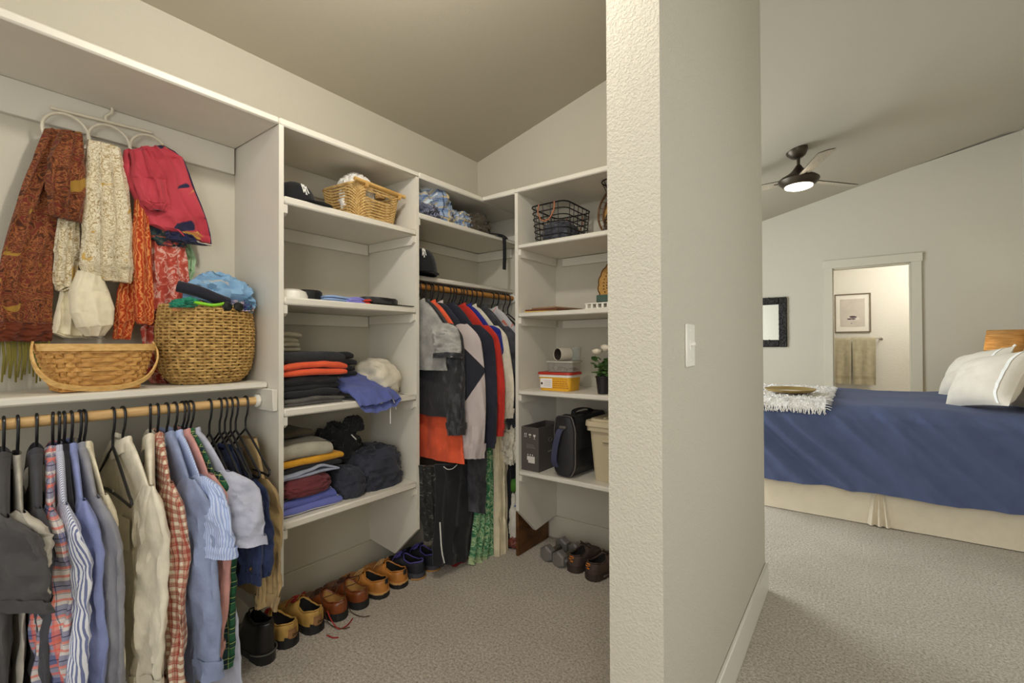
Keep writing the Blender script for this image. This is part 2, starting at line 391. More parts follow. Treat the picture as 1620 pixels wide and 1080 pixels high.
def garment(name, label, cat, y, mat, x=None, z=None, length=.62, w=.205, b=.017, yaw=0, sleeve=None, sl=.52, smat=None, cmat=None, collar=True, cuff=None, fold=.010, seed=1, lean=0, sw=.058,
            open_front=None, neck=-.083, sh=-.225, flare=.02, group=None, both=True, hem=None, buttons=None, sleeve_out=.05, low=None, twist=.55):
    """shirt, jacket or dress hanging from a hanger on a rod along y"""
    t = thing(name, label, cat, (x if x is not None else RX, y, z if z is not None else RZ), yaw, group)
    rr = random.Random(seed); S = rr.random()*90
    def sec(v):
        if v < .2:
            k = v/.2; return neck+(sh-neck)*k**1.15, lerp(.052, w, k**.85), lerp(b*.9, b*.75, k)
        k = (v-.2)/.8; return sh-length*k, w+flare*k+.012*math.sin(3*k+S), b*(.8+.35*math.sin(PI*min(1, k*1.4)))
    def body(u, v):
        zz, a, bb = sec(v); an = 2*PI*u-PI/2; c, s = math.cos(an), math.sin(an)
        px = a*sgp(c, .85); k = max(0, (v-.12)/.88)
        side = nz(px*9+S, zz*1.8, S)*fold*1.5*k+ridge(px*15+S, zz*3, 7+S)*fold*.5*k
        py = bb*sgp(s, .8)+side+(ridge(px*16+zz*5, zz*11, S+s)*.0035+nz(px*30, zz*14, S+s)*.0025)*min(1, k*3)
        return (px+lean*k*k*.1, py, zz+nz(px*9, S)*.006*k), (px+.5*s if abs(s) > .99 else px+(.5 if s > 0 else 0), zz)
    obj('body', MB().grid(body, 56, 34), mat, t)
    if hem: obj('hem', MB().grid(lambda u, v: body(u, .985+v*.03), 56, 1), hem, t)
    for sx in ((1, -1) if both else (1,)) if sleeve else ():
        so = rr.uniform(-.3, .3); ph = rr.random()*50
        def slv(u, v, sx=sx, so=so, ph=ph, grow=1, v0=0, v1=1):
            v = v0+(v1-v0)*v; an = 2*PI*u+PI/2; k = v
            cx = sx*(w-.012+sleeve_out*(1 if sx > 0 else .1)*math.sin(min(1, k*1.25)*PI/2)); cz = sh+.022-sl*k
            wid = lerp(sw*1.15, sw*.72 if sleeve == 'long' else sw*1.15, k)*(math.sin(min(1, .25+k*6)*PI/2)); th = lerp(.017, .013, k)*min(1, .35+k*8)*grow
            if sleeve == 'long' and k > .95: wid *= .92
            wid *= 1 if sx > 0 else .62
            tw = sx*twist*min(1, .25+k*3); c, s_ = math.cos(an), math.sin(an)
            px = wid*sgp(c, .9)*grow; q = px/max(wid, .001)
            f = ridge(q*1.6+ph, k*3.2+q*.8, ph)*.011*min(1, k*4)+ridge(q*3.1+ph, k*9-q*2.2, ph+4)*.005*min(1, k*4)+nz(k*2+ph, q*.7)*.010*k
            ly = th*sgp(s_, .85)+f*(1 if s_ > -.3 else .8)+.012*math.sin(2.2*q+ph)*k
            yy = so*.05*k+nz(k*1.6+ph, ph)*.014*k
            return (cx+px*math.cos(tw)-ly*math.sin(tw), yy+px*math.sin(tw)+ly*math.cos(tw), cz-abs(px)*.10+nz(q*2+ph, k*3)*.004), (px+(.25 if s_ > 0 else 0), sl*k)
        obj('sleeve', MB().grid(slv, 32, 40), smat or mat, t)
        if cuff: obj('cuff', MB().grid(lambda u, v: slv(u, v, grow=1.16, v0=.90 if sleeve == 'long' else .86, v1=1.01), 28, 5), cuff, t)
    if collar:
        def col(u, v):
            an = 2*PI*u; rx, ry = lerp(.050, .064, v), lerp(.016, .024, v)
            lift = .018*math.sin(PI*min(1, v*1.6)) - .030*v*v
            tip = .02*v*max(0, math.cos(an*1.0+PI/2+.3))**4
            return (rx*math.cos(an), ry*math.sin(an), neck-.008+lift-tip+.008*math.cos(2*an)), (rx*an, lift+v*.04)
        obj('collar', MB().grid(col, 36, 7), cmat or mat, t)
    if buttons:
        for i in range(7):
            zz = sh-.02-i*.085; obj('button', MB().lathe([(0, .002), (.0045, .002), (.005, 0), (0, -.001)], 10, axis=(0, -1, 0)), buttons, t, (.004, -b*1.25-.003, zz))
    return t
def folded(length, depth, h, n, seed=1, overhang=0, taper=.0, sag=0, wob=1.0):
    """cloth folded n times; the fold rounds face +x; runs along y, base at z = 0"""
    m = MB(); rr = random.Random(seed); S = rr.random()*80; th = h/n; cl = []
    for i in range(n):
        zc = th*(i+.5); L = depth*(1-.04*rr.random()); xs = [-depth/2+(depth-L), -depth*.25, 0, depth*.25, depth/2-th*.5]
        cl.append((zc, L))
    out = []
    def layer(i):
        zc, L = cl[i]; j = rr.uniform(-.012, .006); tt = th*.5*1.02
        top = [(-L/2+L*k/14, tt) for k in range(14)]
        rnd = [(L/2-tt+tt*math.sin(a)+j, tt*math.cos(a)) for a in [PI*q/8 for q in range(9)]]
        bot = [(x, -z) for x, z in top[::-1]]
        return zc, top+rnd+bot
    for i in range(n):
        zc, pr = layer(i); ye = length/2*(1-taper*i/n)+rr.uniform(-.008, .008); yo = rr.uniform(-.006, .006); N = 18; M_ = len(pr)
        vs = []; uv = []
        for q in range(N+1):
            v = q/N; y = -ye+2*ye*v; e = min(1, min(v, 1-v)*7+.35)
            for (px, pz) in pr:
                f = nz(px*8+S, y*8, i*.3+S)*.012*wob+nz(px*25+S, y*20, i+S)*.0035*wob
                z = zc+pz*(.55+.45*e)+f*(.35+.65*i/max(1, n-1)) - (sag*max(0, px/depth+.1)**2 if sag else 0)
                z -= .10*h*(abs(2*v-1)**3)*(i+1)/n
                vs.append((px+nz(y*9+S, i*2.7, S)*.008*wob, y+yo+nz(px*12, i+S, S)*.006, max(z, .0008+pz*.02+.001*i))); uv.append((y, px+pz+.3*i))
        fs = [(q*M_+k, q*M_+(k+1) % M_, (q+1)*M_+(k+1) % M_, (q+1)*M_+k) for q in range(N) for k in range(M_)]
        fs += [tuple(range(M_))[::-1], tuple(N*M_+k for k in range(M_))]
        m.add(vs, fs, uv)
    return m
def lump(sx, sy, sz, seed=1, crease=.25, fine=.06, nu=56, nv=36, flat=.35, e=.75, freq=3.2):
    """crumpled heap sitting on z = 0"""
    rr = random.Random(seed); S = rr.random()*70
    def fn(u, v):
        a = 2*PI*u; p = PI*v-PI/2; cx, cy, cz = sgp(math.cos(p), e)*sgp(math.cos(a), e), sgp(math.cos(p), e)*sgp(math.sin(a), e), math.sin(p)
        d = Vector((cx, cy, cz))
        r1 = 1-abs(nz(cx*freq+S, cy*freq, cz*freq+S))*crease*1.7+nz(cx*1.4+S, cy*1.4, S)*crease*.6+nz(cx*11, cy*11+S, cz*11)*fine
        z = cz*r1; z = z if z > -flat else -flat+(z+flat)*.02
        return (cx*r1*sx/2, cy*r1*sy/2, (z+flat)/(1+flat)*sz), (a*sx*.5*max(.2, abs(math.cos(p))), p*sz*.9)
    return MB().grid(fn, nu, nv)
def drape(levels, x, thick, folds=7, amp=.006, seed=1, rows=40, n=72, px_plane=None, wob=.004, closed_end=True):
    """hanging cloth: levels [((pxL,pyL),(pxR,pyR)) ...] on the plane x = const, given real depth and pleats"""
    rr = random.Random(seed); S = rr.random()*60; L = []
    for k, lv in enumerate(levels):
        a = at(*lv[0], 'x', x); b = at(*lv[1], 'x', x); L.append((k/(len(levels)-1), tuple(a)+tuple(b)+((lv[2] if len(lv) > 2 else 1),)))
    tot = (Vector(L[0][1][:3])-Vector(L[-1][1][:3])).length
    def fn(u, v):
        q = interp(L, v); a = Vector(q[:3]); b = Vector(q[3:6]); th = thick*q[6]
        an = 2*PI*u; s = (1-math.cos(an))/2; side = math.sin(an)
        p = a.lerp(b, s); ww = (b-a).length
        ph = s*folds*2*PI+2.2*nz(v*2.3, S)+1.5*nz(s*3, v*2, S)
        d = th*sgp(side, .7)*.5+amp*math.sin(ph)*(abs(side)**.5)*(.5+.5*v)*(1 if side > -.05 else .3)+wob*nz(s*14, v*9, S)+wob*1.1*ridge(s*5+v*2+S, v*6-s*2, S)*(abs(side)**.4)
        return (p.x+max(d, -.018), p.y+.5*amp*math.cos(ph)*abs(side)+wob*nz(s*5, v*8, S+9), p.z+wob*nz(s*11+S, v*2)), (s*ww, v*tot)
    m = MB().grid(fn, n, rows)
    if closed_end:
        m.f.append(tuple(range(n))[::-1]); m.f.append(tuple(rows*(n+1)+i for i in range(n)))
    return m
def shoe(name, label, loc, rz, L=.29, W=.10, upper=None, sole=None, lining=None, lace=None, hc=.078, hs=.026, heel=.012, group=None, ankle=.46, welt=None, tab=None, shaft=0, extra=None, laces=True, toe_h=.052, soleW=1.05, cap=None):
    """shoe with its heel at the origin, toe along +y"""
    t = thing(name, label, 'shoe', loc, rz, group)
    wt = [(0, 0), (.015, .36), (.05, .62), (.12, .78), (.28, .80), (.45, .82), (.62, .96), (.74, 1.0), (.86, .88), (.94, .62), (.98, .36), (1, 0)]
    def hw(k): return interp(wt, k)*W/2
    ht = [(0, hc*.98), (.08, hc*.96), (.22, hc*.84), (.34, hc*.88), (ankle, hc*1.08), (.60, hc*.84), (.75, toe_h*1.12), (.88, toe_h), (.96, toe_h*.82), (1, toe_h*.55)]
    ow = [(0, 0), (.02, 0), (.045, .55), (.10, .76), (.24, .78), (.36, .66), (ankle-.02, .30), (ankle+.02, 0), (1, 0)]
    ks = [0, .006, .018, .035, .06, .09, .13, .18, .24, .30, .36, .41, .45, .49, .54, .60, .66, .72, .78, .84, .89, .93, .96, .98, .993, 1]
    sb = lambda k: hs+interp([(0, heel*.6), (.3, heel*.3), (.5, 0), (1, .004)], k)
    n = 9; up = MB(); vs = []; uv = []
    def side(k, sx):
        w_, h, o = hw(k), interp(ht, k)+shaft*(1 if k < ankle else max(0, 1-(k-ankle)*5)), interp(ow, k)*hw(k); b = sb(k); row = []
        bul = .06*w_
        for i in range(n+1):
            a = PI/2*i/n; px = o+(w_-o)*(math.cos(a)**.62 if i < n else 0)+bul*math.sin(2*a); pz = b-.004+(h-b)*math.sin(a)**.9
            row.append((sx*px, k*L, pz+nz(k*14, sx*px*60, pz*20)*.0012))
        return row
    for sx in (1, -1):
        vs = []; uv = []
        for k in ks:
            for i, p in enumerate(side(k, sx)): vs.append(p); uv.append((k*L, p[2]))
        fs = [(j*(n+1)+i, j*(n+1)+i+1, (j+1)*(n+1)+i+1, (j+1)*(n+1)+i)[::-sx] for j in range(len(ks)-1) for i in range(n)]
        up.add(vs, fs, uv)
    obj('upper', up, upper, t, ang=60)
    ln = MB(); kk = [k for k in ks if k <= ankle+.03]
    def lin_row(k):
        o = interp(ow, k)*hw(k); h = interp(ht, k)+shaft*(1 if k < ankle else 0); b = sb(k)+.006
        prof = [(-1, 0), (-1.02, .3), (-.98, .8), (-.6, 1), (.6, 1), (.98, .8), (1.02, .3), (1, 0)]
        d = (h-b)*min(1, o/(.3*W/2)) if o > 0 else 0
        return [(px*o*.985, k*L, h-.0005-d*q) for px, q in prof]
    vs = [p for k in kk for p in lin_row(k)]
    ln.add(vs, [(j*8+i, j*8+i+1, (j+1)*8+i+1, (j+1)*8+i) for j in range(len(kk)-1) for i in range(7)])
    obj('lining', ln, lining, t)
    # padded rim of the opening
    rim = []
    for k in [q/22*(ankle) for q in range(1, 23)]: rim.append((interp(ow, k)*hw(k), k*L, interp(ht, k)+shaft))
    rim = [(0, .004*L, interp(ht, 0)+shaft)]+rim; loop = rim+[(-x, y, z) for x, y, z in rim[::-1]]
    obj('collar_rim', MB().tube(loop, .0032, 6), cap or upper, t)
    # sole
    def sole_mb(z0, z1, g, k0=0, k1=1, fade=False):
        m = MB(); kk = [k0+(k1-k0)*(i/26) for i in range(27)]; kk = [k0, k0+.004, k0+.015]+kk[1:-1]+[k1-.015, k1-.004, k1] if k0 == 0 and k1 == 1 else kk
        L2 = L*(1+.02*(g-1)/.05); rows = []
        for k in kk:
            w_ = hw(k)*g; zz0 = z0 if not fade else z0; s0 = (sb(k)-hs)
            rows.append([(-w_, k*L2-.003, zz0+(.010*max(0, (k-.86)/.14)**2)), (-w_, k*L2-.003, z1+s0), (w_, k*L2-.003, z1+s0), (w_, k*L2-.003, zz0+(.010*max(0, (k-.86)/.14)**2))])
        vs = [p for r in rows for p in r]; fs = []
        for j in range(len(rows)-1):
            for i in range(4): fs.append((j*4+i, (j+1)*4+i, (j+1)*4+(i+1) % 4, j*4+(i+1) % 4))
        fs += [(0, 1, 2, 3), tuple((len(rows)-1)*4+i for i in (3, 2, 1, 0))]
        return m.add(vs, fs)
    obj('outsole', sole_mb(.004 if heel else 0, hs-.002, soleW), sole, t)
    if heel: obj('heel', sole_mb(0, hs-.004, soleW*1.01, 0, .30), sole, t)
    if welt: obj('welt', sole_mb(hs-.003, hs+.003, soleW*1.04), welt, t)
    if lace and laces:
        m = MB(); k0 = ankle+.035
        # tongue
        tg = MB().grid(lambda u, v: ((u-.5)*W*.36, (k0+.10-v*.16)*L, interp(ht, k0+.10-v*.16)+shaft*(.8*v)+.004+v*v*.016-.012*(2*u-1)**2), 6, 8)
        obj('tongue', tg, upper, t)
        for i in range(4):
            k = k0+.035*i; z = interp(ht, k)+.0045+shaft*.2*max(0, 1-i*.5); hw_ = W*.20
            for sx in (1, -1):
                m.tube([(-sx*hw_, k*L, z-.009), (-sx*hw_*.5, (k+.009)*L, z+.001), (0, (k+.017)*L, z+.003), (sx*hw_*.5, (k+.026)*L, z), (sx*hw_, (k+.035)*L, z-.010)], .0022, 6)
        k = k0-.005; z = interp(ht, k)+.008+shaft*.3
        for sx in (1, -1):
            m.tube(spline([(0, k*L, z), (sx*.014, k*L-.006, z+.012), (sx*.030, k*L+.010, z+.004), (sx*.016, k*L+.004, z-.001), (0, k*L, z)], 6), .0020, 6)
            m.tube(spline([(0, k*L, z), (sx*.024, k*L+.018, z-.002), (sx*.040, k*L+.03, z-.022), (sx*.047, k*L+.036, z-.040)], 6), .0020, 6)
        obj('laces', m, lace, t)
    if tab: obj('pull_tab', MB().box((0, -.001, hc+shaft-.010), (.020, .004, .024), .0015), tab, t)
    t['_d'] = 1; del t['_d']
    return t
def rope_ring(path, r, m=None, n=6): return (m or MB()).tube(path, r, n, closed=True)
# ---------------------------------------------------------------- left bay: clothes on the lower rod
def mkplaid(name, base, A, Bc, line, per=.036, s2=None):
    L = [('u', per, .42, 0, A, .62), ('v', per, .42, .1, A, .62), ('u', per, .12, .62, Bc, .75), ('v', per, .12, .7, Bc, .75), ('u', per, .04, .86, line, .8), ('v', per, .04, .9, line, .8), ('u', per, .03, .48, line, .6), ('v', per, .03, .56, line, .6)]
    return striped(name, base, L+(s2 or []))
PLAID_BC = mkplaid('blue_coral_plaid', (214, 206, 200), (66, 80, 136), (220, 110, 92), (34, 40, 78), .062, [('v', .062, .10, .34, (226, 104, 82), .7)])
PLAID_RED = mkplaid('red_cream_plaid', (226, 214, 188), (176, 96, 74), (160, 40, 34), (44, 38, 34), .0245)
PLAID_GRN = mkplaid('green_plaid', (42, 92, 62), (24, 58, 44), (30, 40, 60), (190, 200, 120), .05)
STRIPE_BW = striped('fine_blue_stripe', (226, 228, 234), [('u', .0052, .46, 0, (92, 102, 150), .9)])
STRIPE_LB = striped('pale_blue_stripe', (196, 208, 234), [('u', .007, .5, 0, (150, 168, 214), .9)])
CHAR = cloth('charcoal_pique', (74, 72, 72)); KNIT = cloth('dark_grey_knit', (70, 70, 74), bs=300, bump=.4); HEATH = cloth('heather_grey', (176, 170, 156), var=.16)
PERI = cloth('periwinkle_cotton', (136, 146, 192)); GREYC = cloth('grey_cotton', (142, 142, 148)); CREAMDOT = cloth('cream_dobby', (216, 206, 178), var=.12)
SATIN = cloth('ivory_satin', (226, 218, 196), rough=.42, wr=.75, spec=.4, sheen=.1); IVORY = cloth('ivory_linen', (224, 216, 194), wr=.6)
CHAMB = cloth('blue_chambray', (140, 152, 182), bs=300, wr=.6); PINK = cloth('dusty_pink_cotton', (204, 150, 142)); LAV = cloth('pale_grey_chambray', (178, 180, 194), wr=.6)
DENIM = cloth('dark_denim', (42, 52, 84), var=.25, bs=260, bump=.5); KHAKI = cloth('khaki_twill', (176, 150, 106), wr=.45); BLACKC = cloth('black_cotton', (40, 40, 43)); ORZIP = plain_mat('orange_zip', (222, 84, 40), .5)
BTN = plain_mat('shirt_button', (220, 214, 200), .3)
H = 'black plastic hanger '
def rod_shirt(yy, hl, *a, **k):
    """yy = (y of the hook on the rod, y of the front edge): the garment swings a little about its hook"""
    y, yf = yy; k.setdefault('yaw', math.asin((yf-y)/.27)); put_hanger(y+.002, H+hl, k['yaw']); return garment(*a[:3], y, *a[3:], **k)
rod_shirt((0.185, 0.165), 'carrying the charcoal short-sleeved polo', 'polo_shirt', 'charcoal short-sleeved polo shirt hanging at the left end of the lower rod', 'shirt', CHAR, sleeve='short', sl=.205, sw=.088, length=.60, seed=3, sleeve_out=.085, hem=CHAR, cuff=CHAR, b=.018)
rod_shirt((0.212, 0.195), 'under the heather grey tee', 'tee_shirt', 'heather grey tee shirt hanging behind the charcoal polo', 'shirt', HEATH, sleeve='short', sl=.20, sw=.07, length=.45, seed=4, b=.011, collar=False)
rod_shirt((0.25, 0.222), 'carrying the dark grey knit pullover', 'knit_pullover', 'dark grey knit pullover hanging left of the blue and coral plaid shirt', 'sweater', KNIT, sleeve='long', sl=.50, length=.50, seed=5, b=.017, sleeve_out=.03, sw=.05)
rod_shirt((0.284, 0.238), 'carrying the blue and coral plaid shirt', 'plaid_shirt', 'blue, coral and white plaid shirt with long sleeves on the lower rod', 'shirt', PLAID_BC, sleeve='long', sl=.55, length=.66, seed=8, cuff=PLAID_BC, sleeve_out=.055, buttons=BTN)
rod_shirt((0.297, 0.272), 'carrying the finely striped dress shirt', 'dress_shirt', 'white dress shirt with fine blue stripes between the plaid and periwinkle shirts', 'shirt', STRIPE_BW, sleeve='long', sl=.60, length=.66, seed=11, cuff=STRIPE_BW, sw=.072, sleeve_out=.07, buttons=BTN)
g = rod_shirt((0.308, 0.292), 'carrying the black jacket with an orange zip', 'zip_jacket', 'thin black jacket with an orange zip hanging beside the striped dress shirt', 'jacket', BLACKC, length=.50, seed=14, b=.011, w=.19)
obj('zip', MB().box((.07, -.020, -.32), (.006, .004, .16), .001, .2), ORZIP, g)
rod_shirt((0.324, 0.312), 'carrying the periwinkle shirt', 'dress_shirt', 'plain periwinkle blue shirt hanging right of the striped dress shirt', 'shirt', PERI, sleeve='long', sl=.56, length=.64, seed=17, cuff=PERI, b=.014, sleeve_out=.045)
rod_shirt((0.343, 0.345), 'carrying the plain grey shirt', 'dress_shirt', 'plain mid-grey shirt with a long crumpled sleeve beside the periwinkle one', 'shirt', GREYC, sleeve='long', sl=.58, length=.66, seed=21, cuff=GREYC, sleeve_out=.05)
rod_shirt((0.353, 0.368), 'carrying the cream dotted shirt', 'dotted_shirt', 'thin cream dotted shirt hanging left of the shiny ivory blouse', 'shirt', CREAMDOT, sleeve='long', sl=.60, length=.66, seed=24, b=.010, sw=.034, sleeve_out=.02)
put_hanger(.424, 'empty black plastic hanger in front of the shiny ivory blouse')
g = rod_shirt((0.447, 0.480), 'carrying the shiny ivory blouse', 'satin_blouse', 'shiny ivory satin blouse with a chest pocket, behind the empty hanger', 'shirt', SATIN, length=.64, seed=27, yaw=.10, sleeve='long', sl=.56, b=.016, sleeve_out=.01, fold=.016, sw=.05, buttons=BTN)
obj('pocket', MB().grid(lambda u, v: (.05+.085*u, -.026+nz(u*3, v*3)*.003, -.31-.10*v), 8, 8), SATIN, g)
rod_shirt((0.52, 0.455), 'carrying the ivory linen shirt', 'linen_shirt', 'ivory linen long-sleeved shirt hanging in front of the red plaid one', 'shirt', IVORY, sleeve='long', sl=.60, length=.64, seed=31, cuff=IVORY, sw=.064, sleeve_out=.06, buttons=BTN)
rod_shirt((0.54, 0.51), 'carrying the red and cream plaid shirt', 'plaid_shirt', 'red, cream and black plaid shirt with long sleeves on the lower rod', 'shirt', PLAID_RED, sleeve='long', sl=.66, length=.66, seed=33, cuff=PLAID_RED, sw=.06, sleeve_out=.05, fold=.008)
rod_shirt((0.566, 0.572), 'carrying the blue chambray shirt', 'chambray_shirt', 'grey-blue chambray shirt with a long sleeve hanging right of the red plaid', 'shirt', CHAMB, sleeve='long', sl=.62, length=.64, seed=36, cuff=CHAMB, sw=.074, sleeve_out=.065, buttons=BTN)
rod_shirt((0.59, 0.606), 'carrying the pale blue short-sleeved shirt', 'short_sleeved_shirt', 'pale blue striped shirt with a rolled short sleeve behind the chambray', 'shirt', STRIPE_LB, sleeve='short', sl=.24, length=.60, seed=39, cuff=STRIPE_LB, sw=.060, sleeve_out=.085, b=.013)
rod_shirt((0.613, 0.634), 'carrying the dusty pink shirt', 'pink_shirt', 'dusty pink long-sleeved shirt between the pale blue and green plaid ones', 'shirt', PINK, sleeve='long', sl=.58, length=.64, seed=42, cuff=PINK, b=.013, sleeve_out=.045)
rod_shirt((0.624, 0.655), 'carrying the dark green plaid shirt', 'plaid_shirt', 'dark green plaid shirt showing as a narrow strip beside the pink one', 'shirt', PLAID_GRN, sleeve='long', sl=.64, length=.64, seed=45, b=.012, sleeve_out=.03)
rod_shirt((0.638, 0.688), 'carrying the pale grey short-sleeved shirt', 'short_sleeved_shirt', 'pale grey chambray shirt with a wide cuffed short sleeve near the denim', 'shirt', LAV, sleeve='short', sl=.225, length=.70, w=.218, flare=.05, seed=48, cuff=LAV, sw=.070, sleeve_out=.085, b=.016)
for y, l in ((.700, 'first black hanger past the pale grey shirt, trousers folded over it'), (.734, 'second black hanger past the pale grey shirt, sloping to the right'), (.752, 'third black hanger past the pale grey shirt, above the denim jacket'), (.772, 'black plastic hanger just left of the rightmost two on the lower rod'), (.790, 'second rightmost black hanger on the lower rod')):
    put_hanger(y, l, R.uniform(-.06, .06), w=.188)
put_hanger(.826, 'rightmost black hanger on the lower rod, empty against the side panel', w=.188)
g = garment('denim_jacket', 'dark blue denim jacket with metal buttons hanging near the side panel', 'jacket', .752, DENIM, length=.33, seed=51, sleeve='long', sl=.36, w=.165, sw=.055, b=.018, neck=-.17, sh=-.275, cuff=DENIM)
BRASS = plain_mat('brass_button', (196, 150, 80), .3, 1)
for i in range(4): obj('metal_button', MB().lathe([(0, .003), (.006, .002), (.007, 0)], 12, axis=(1, 0, 0)), BRASS, g, (.170+.012*i, .005, -.34-.075*i))
garment('denim_jacket', 'second dark denim jacket tucked behind the first beside the khaki coat', 'jacket', .784, DENIM, length=.30, seed=53, sleeve='long', sl=.34, w=.16, sw=.05, b=.014, neck=-.18, sh=-.285)
garment('khaki_coat', 'khaki cotton coat with slack folds hanging last before the side panel', 'coat', .836, KHAKI, length=.44, seed=55, sleeve='long', sl=.48, w=.130, sw=.062, b=.020, neck=-.14, sh=-.30, fold=.015, collar=False, sleeve_out=.02, cuff=KHAKI)
# dark things low at the left edge
plain('black_trousers', drape([((-60, 930), (40, 930)), ((-60, 1000), (52, 1000)), ((-60, 1090), (45, 1090))], -1.86, .05, 4, .012, 5), cloth('faded_black_denim', (52, 52, 54), var=.25), 'faded black trousers hanging low behind the charcoal polo', 'trousers')

# ---------------------------------------------------------------- scarves on the ring hanger
def blotch(name, stops, scale=18, dist=1.2, detail=4, rough=.75, kind='noise', wr=.4, spec=.2):
    t = NT(name, rough, 0, spec, .1)
    if kind == 'noise':
        x = t.nd('TexNoise', Scale=scale, Detail=detail, Distortion=dist); t.ln(t.tc.outputs['UV'], x.inputs['Vector']); f = x.outputs['Fac']
    elif kind == 'wave':
        x = t.nd('TexWave', Scale=scale, Distortion=dist, Detail=detail); x.inputs['Detail Scale'].default_value = 1.5; t.ln(t.tc.outputs['UV'], x.inputs['Vector']); f = x.outputs['Fac']
    else:
        x = t.nd('TexVoronoi', Scale=scale); x.feature = 'DISTANCE_TO_EDGE'
        nn = t.nd('TexNoise', Scale=scale*.6, Detail=2); t.ln(t.tc.outputs['UV'], nn.inputs['Vector'])
        mv = t.nd('VectorMath'); mv.operation = 'MULTIPLY_ADD'; mv.inputs[1].default_value = (.05*dist,)*3; t.ln(nn.outputs['Color'], mv.inputs[0]); t.ln(t.tc.outputs['UV'], mv.inputs[2]); t.ln(mv.outputs[0], x.inputs['Vector']); f = x.outputs['Distance']
    t.col(t.ramp(f, [(p, lin(c)) for p, c in stops])); t.bump(t.noise(34, 3, stretch=(1, 1, .45)), wr, .006); t.bump(t.noise(500, 2), .2, .0006); t.f = f; return t
def add_spots(t, scale, thr, c):
    x = t.nd('TexNoise', Scale=scale, Detail=1.5, Distortion=.8); t.ln(t.tc.outputs['UV'], x.inputs['Vector'])
    prev = t.b.inputs['Base Color'].links[0].from_socket
    t.col(t.mix(t.ramp(x.outputs['Fac'], [(thr, (0, 0, 0, 1)), (thr+.03, (1, 1, 1, 1))]), prev, lin(c))); return t
RUST = blotch('rust_paisley', [(.34, (70, 34, 20)), (.45, (106, 60, 32)), (.50, (166, 102, 58)), (.55, (98, 50, 30)), (.64, (116, 46, 36))], 46, 2.8, 5)
add_spots(RUST, 20, .64, (158, 122, 50)); RUST = RUST.m
SNAKE = blotch('snake_print', [(0, (138, 116, 80)), (.04, (184, 162, 120)), (.09, (214, 204, 176)), (.6, (226, 217, 192))], 78, 1.6, kind='vor')
add_spots(SNAKE, 26, .66, (196, 160, 80)); SNAKE = SNAKE.m
ROSE = blotch('rose_scarf_cloth', [(.3, (166, 50, 62)), (.6, (190, 70, 80))], 6, .5)
add_spots(ROSE, 14, .63, (40, 40, 66)); add_spots(ROSE, 12, .66, (196, 150, 70)); ROSE = ROSE.m
NAVYEDGE = cloth('navy_hem', (40, 42, 70))
ORNG = blotch('orange_print', [(.3, (176, 66, 30)), (.6, (196, 88, 42)), (.85, (216, 146, 84))], 46, 9, 2, kind='wave').m
CORAL = blotch('coral_bandana', [(.35, (164, 62, 50)), (.50, (192, 88, 70)), (.58, (222, 184, 170)), (.64, (184, 76, 60))], 42, 1.5, 4)
add_spots(CORAL, 9, .66, (96, 70, 150)); CORAL = CORAL.m
FLORAL = blotch('navy_floral', [(.35, (34, 36, 66)), (.52, (60, 80, 70)), (.6, (190, 90, 70)), (.68, (60, 40, 90))], 40, 1.5).m
CREAM = cloth('cream_jersey', (226, 216, 186), wr=.5); LGREEN = cloth('pale_green_cloth', (160, 190, 150)); OLIVE = cloth('olive_yarn', (118, 110, 52))
IVP = plain_mat('ivory_plastic', (226, 218, 196), .4, var=.02)
XS = -2.128
t = thing('scarf_hanger', 'ivory plastic scarf hanger with a hook and rings on the top left cleat', 'hanger', (-2.158, .44, 2.02))
o0 = Vector((-2.158, .44, 2.02)); P = lambda px, py: at(px, py, 'x', -2.158)-o0
obj('bar', MB().tube([P(80, 170), P(160, 190), P(240, 210)], .0055, 10), IVP, t)
obj('hook', MB().tube(spline([P(168, 191), P(168, 184), P(177, 178), P(176, 167), P(165, 160), P(152, 162)], 6), .0042, 8), IVP, t)
for cx, cy in ((103, 212), (171, 228), (234, 242)):
    c = P(cx, cy); obj('ring', MB().tube([(c.x+.018, c.y+.058*math.cos(2*PI*i/36), c.z+.062*math.sin(2*PI*i/36)) for i in range(36)], .0048, 8, closed=True), IVP, t)
def scarf(name, label, mat, parts, cat='scarf'):
    t = None
    for i, (nm, lv, x, th, fo, am, sd) in enumerate(parts):
        mb = drape(lv, x, th, fo, am, sd, wob=.0012 if name == 'cream_scarf' else .004)
        if t is None: c = at(*lv[0][0], 'x', x); t = thing(name, label, cat, c); t0 = Vector(c)
        mb.xf(Matrix.Translation(-t0)); obj(nm, mb, mat[i] if isinstance(mat, list) else mat, t)
    return t, t0
t, t0 = scarf('fringed_scarf', 'rust and brown paisley shawl with an olive fringe, leftmost on the ring hanger', [RUST, RUST, cloth('brown_band', (104, 50, 30))],
      [('drop', [((70, 204), (128, 210)), ((50, 255), (120, 250)), ((22, 330), (92, 330)), ((2, 400), (84, 400)), ((-10, 470), (84, 470)), ((-10, 520), (82, 525))], XS, .030, 3, .008, 3),
       ('loop', [((92, 208), (131, 214)), ((74, 250), (135, 258)), ((72, 300), (135, 310)), ((80, 340), (128, 352), .6)], XS+.045, .045, 2.4, .012, 5),
       ('border', [((-10, 508), (83, 512)), ((-10, 540), (82, 540))], XS+.004, .034, 3, .008, 3)])
m = MB()
for i in range(17):
    p = at(-6+i*5.2+R.uniform(-1, 1), 538, 'x', XS+.004)-t0; l = .125+R.uniform(-.02, .02)
    m.tube([p, p+Vector((.004, R.uniform(-.004, .004), -l*.4)), p+Vector((R.uniform(-.004, .006), R.uniform(-.006, .006), -l))], [.0042, .0036, .0024], 6)
obj('fringe', m, OLIVE, t)['kind'] = 'stuff'
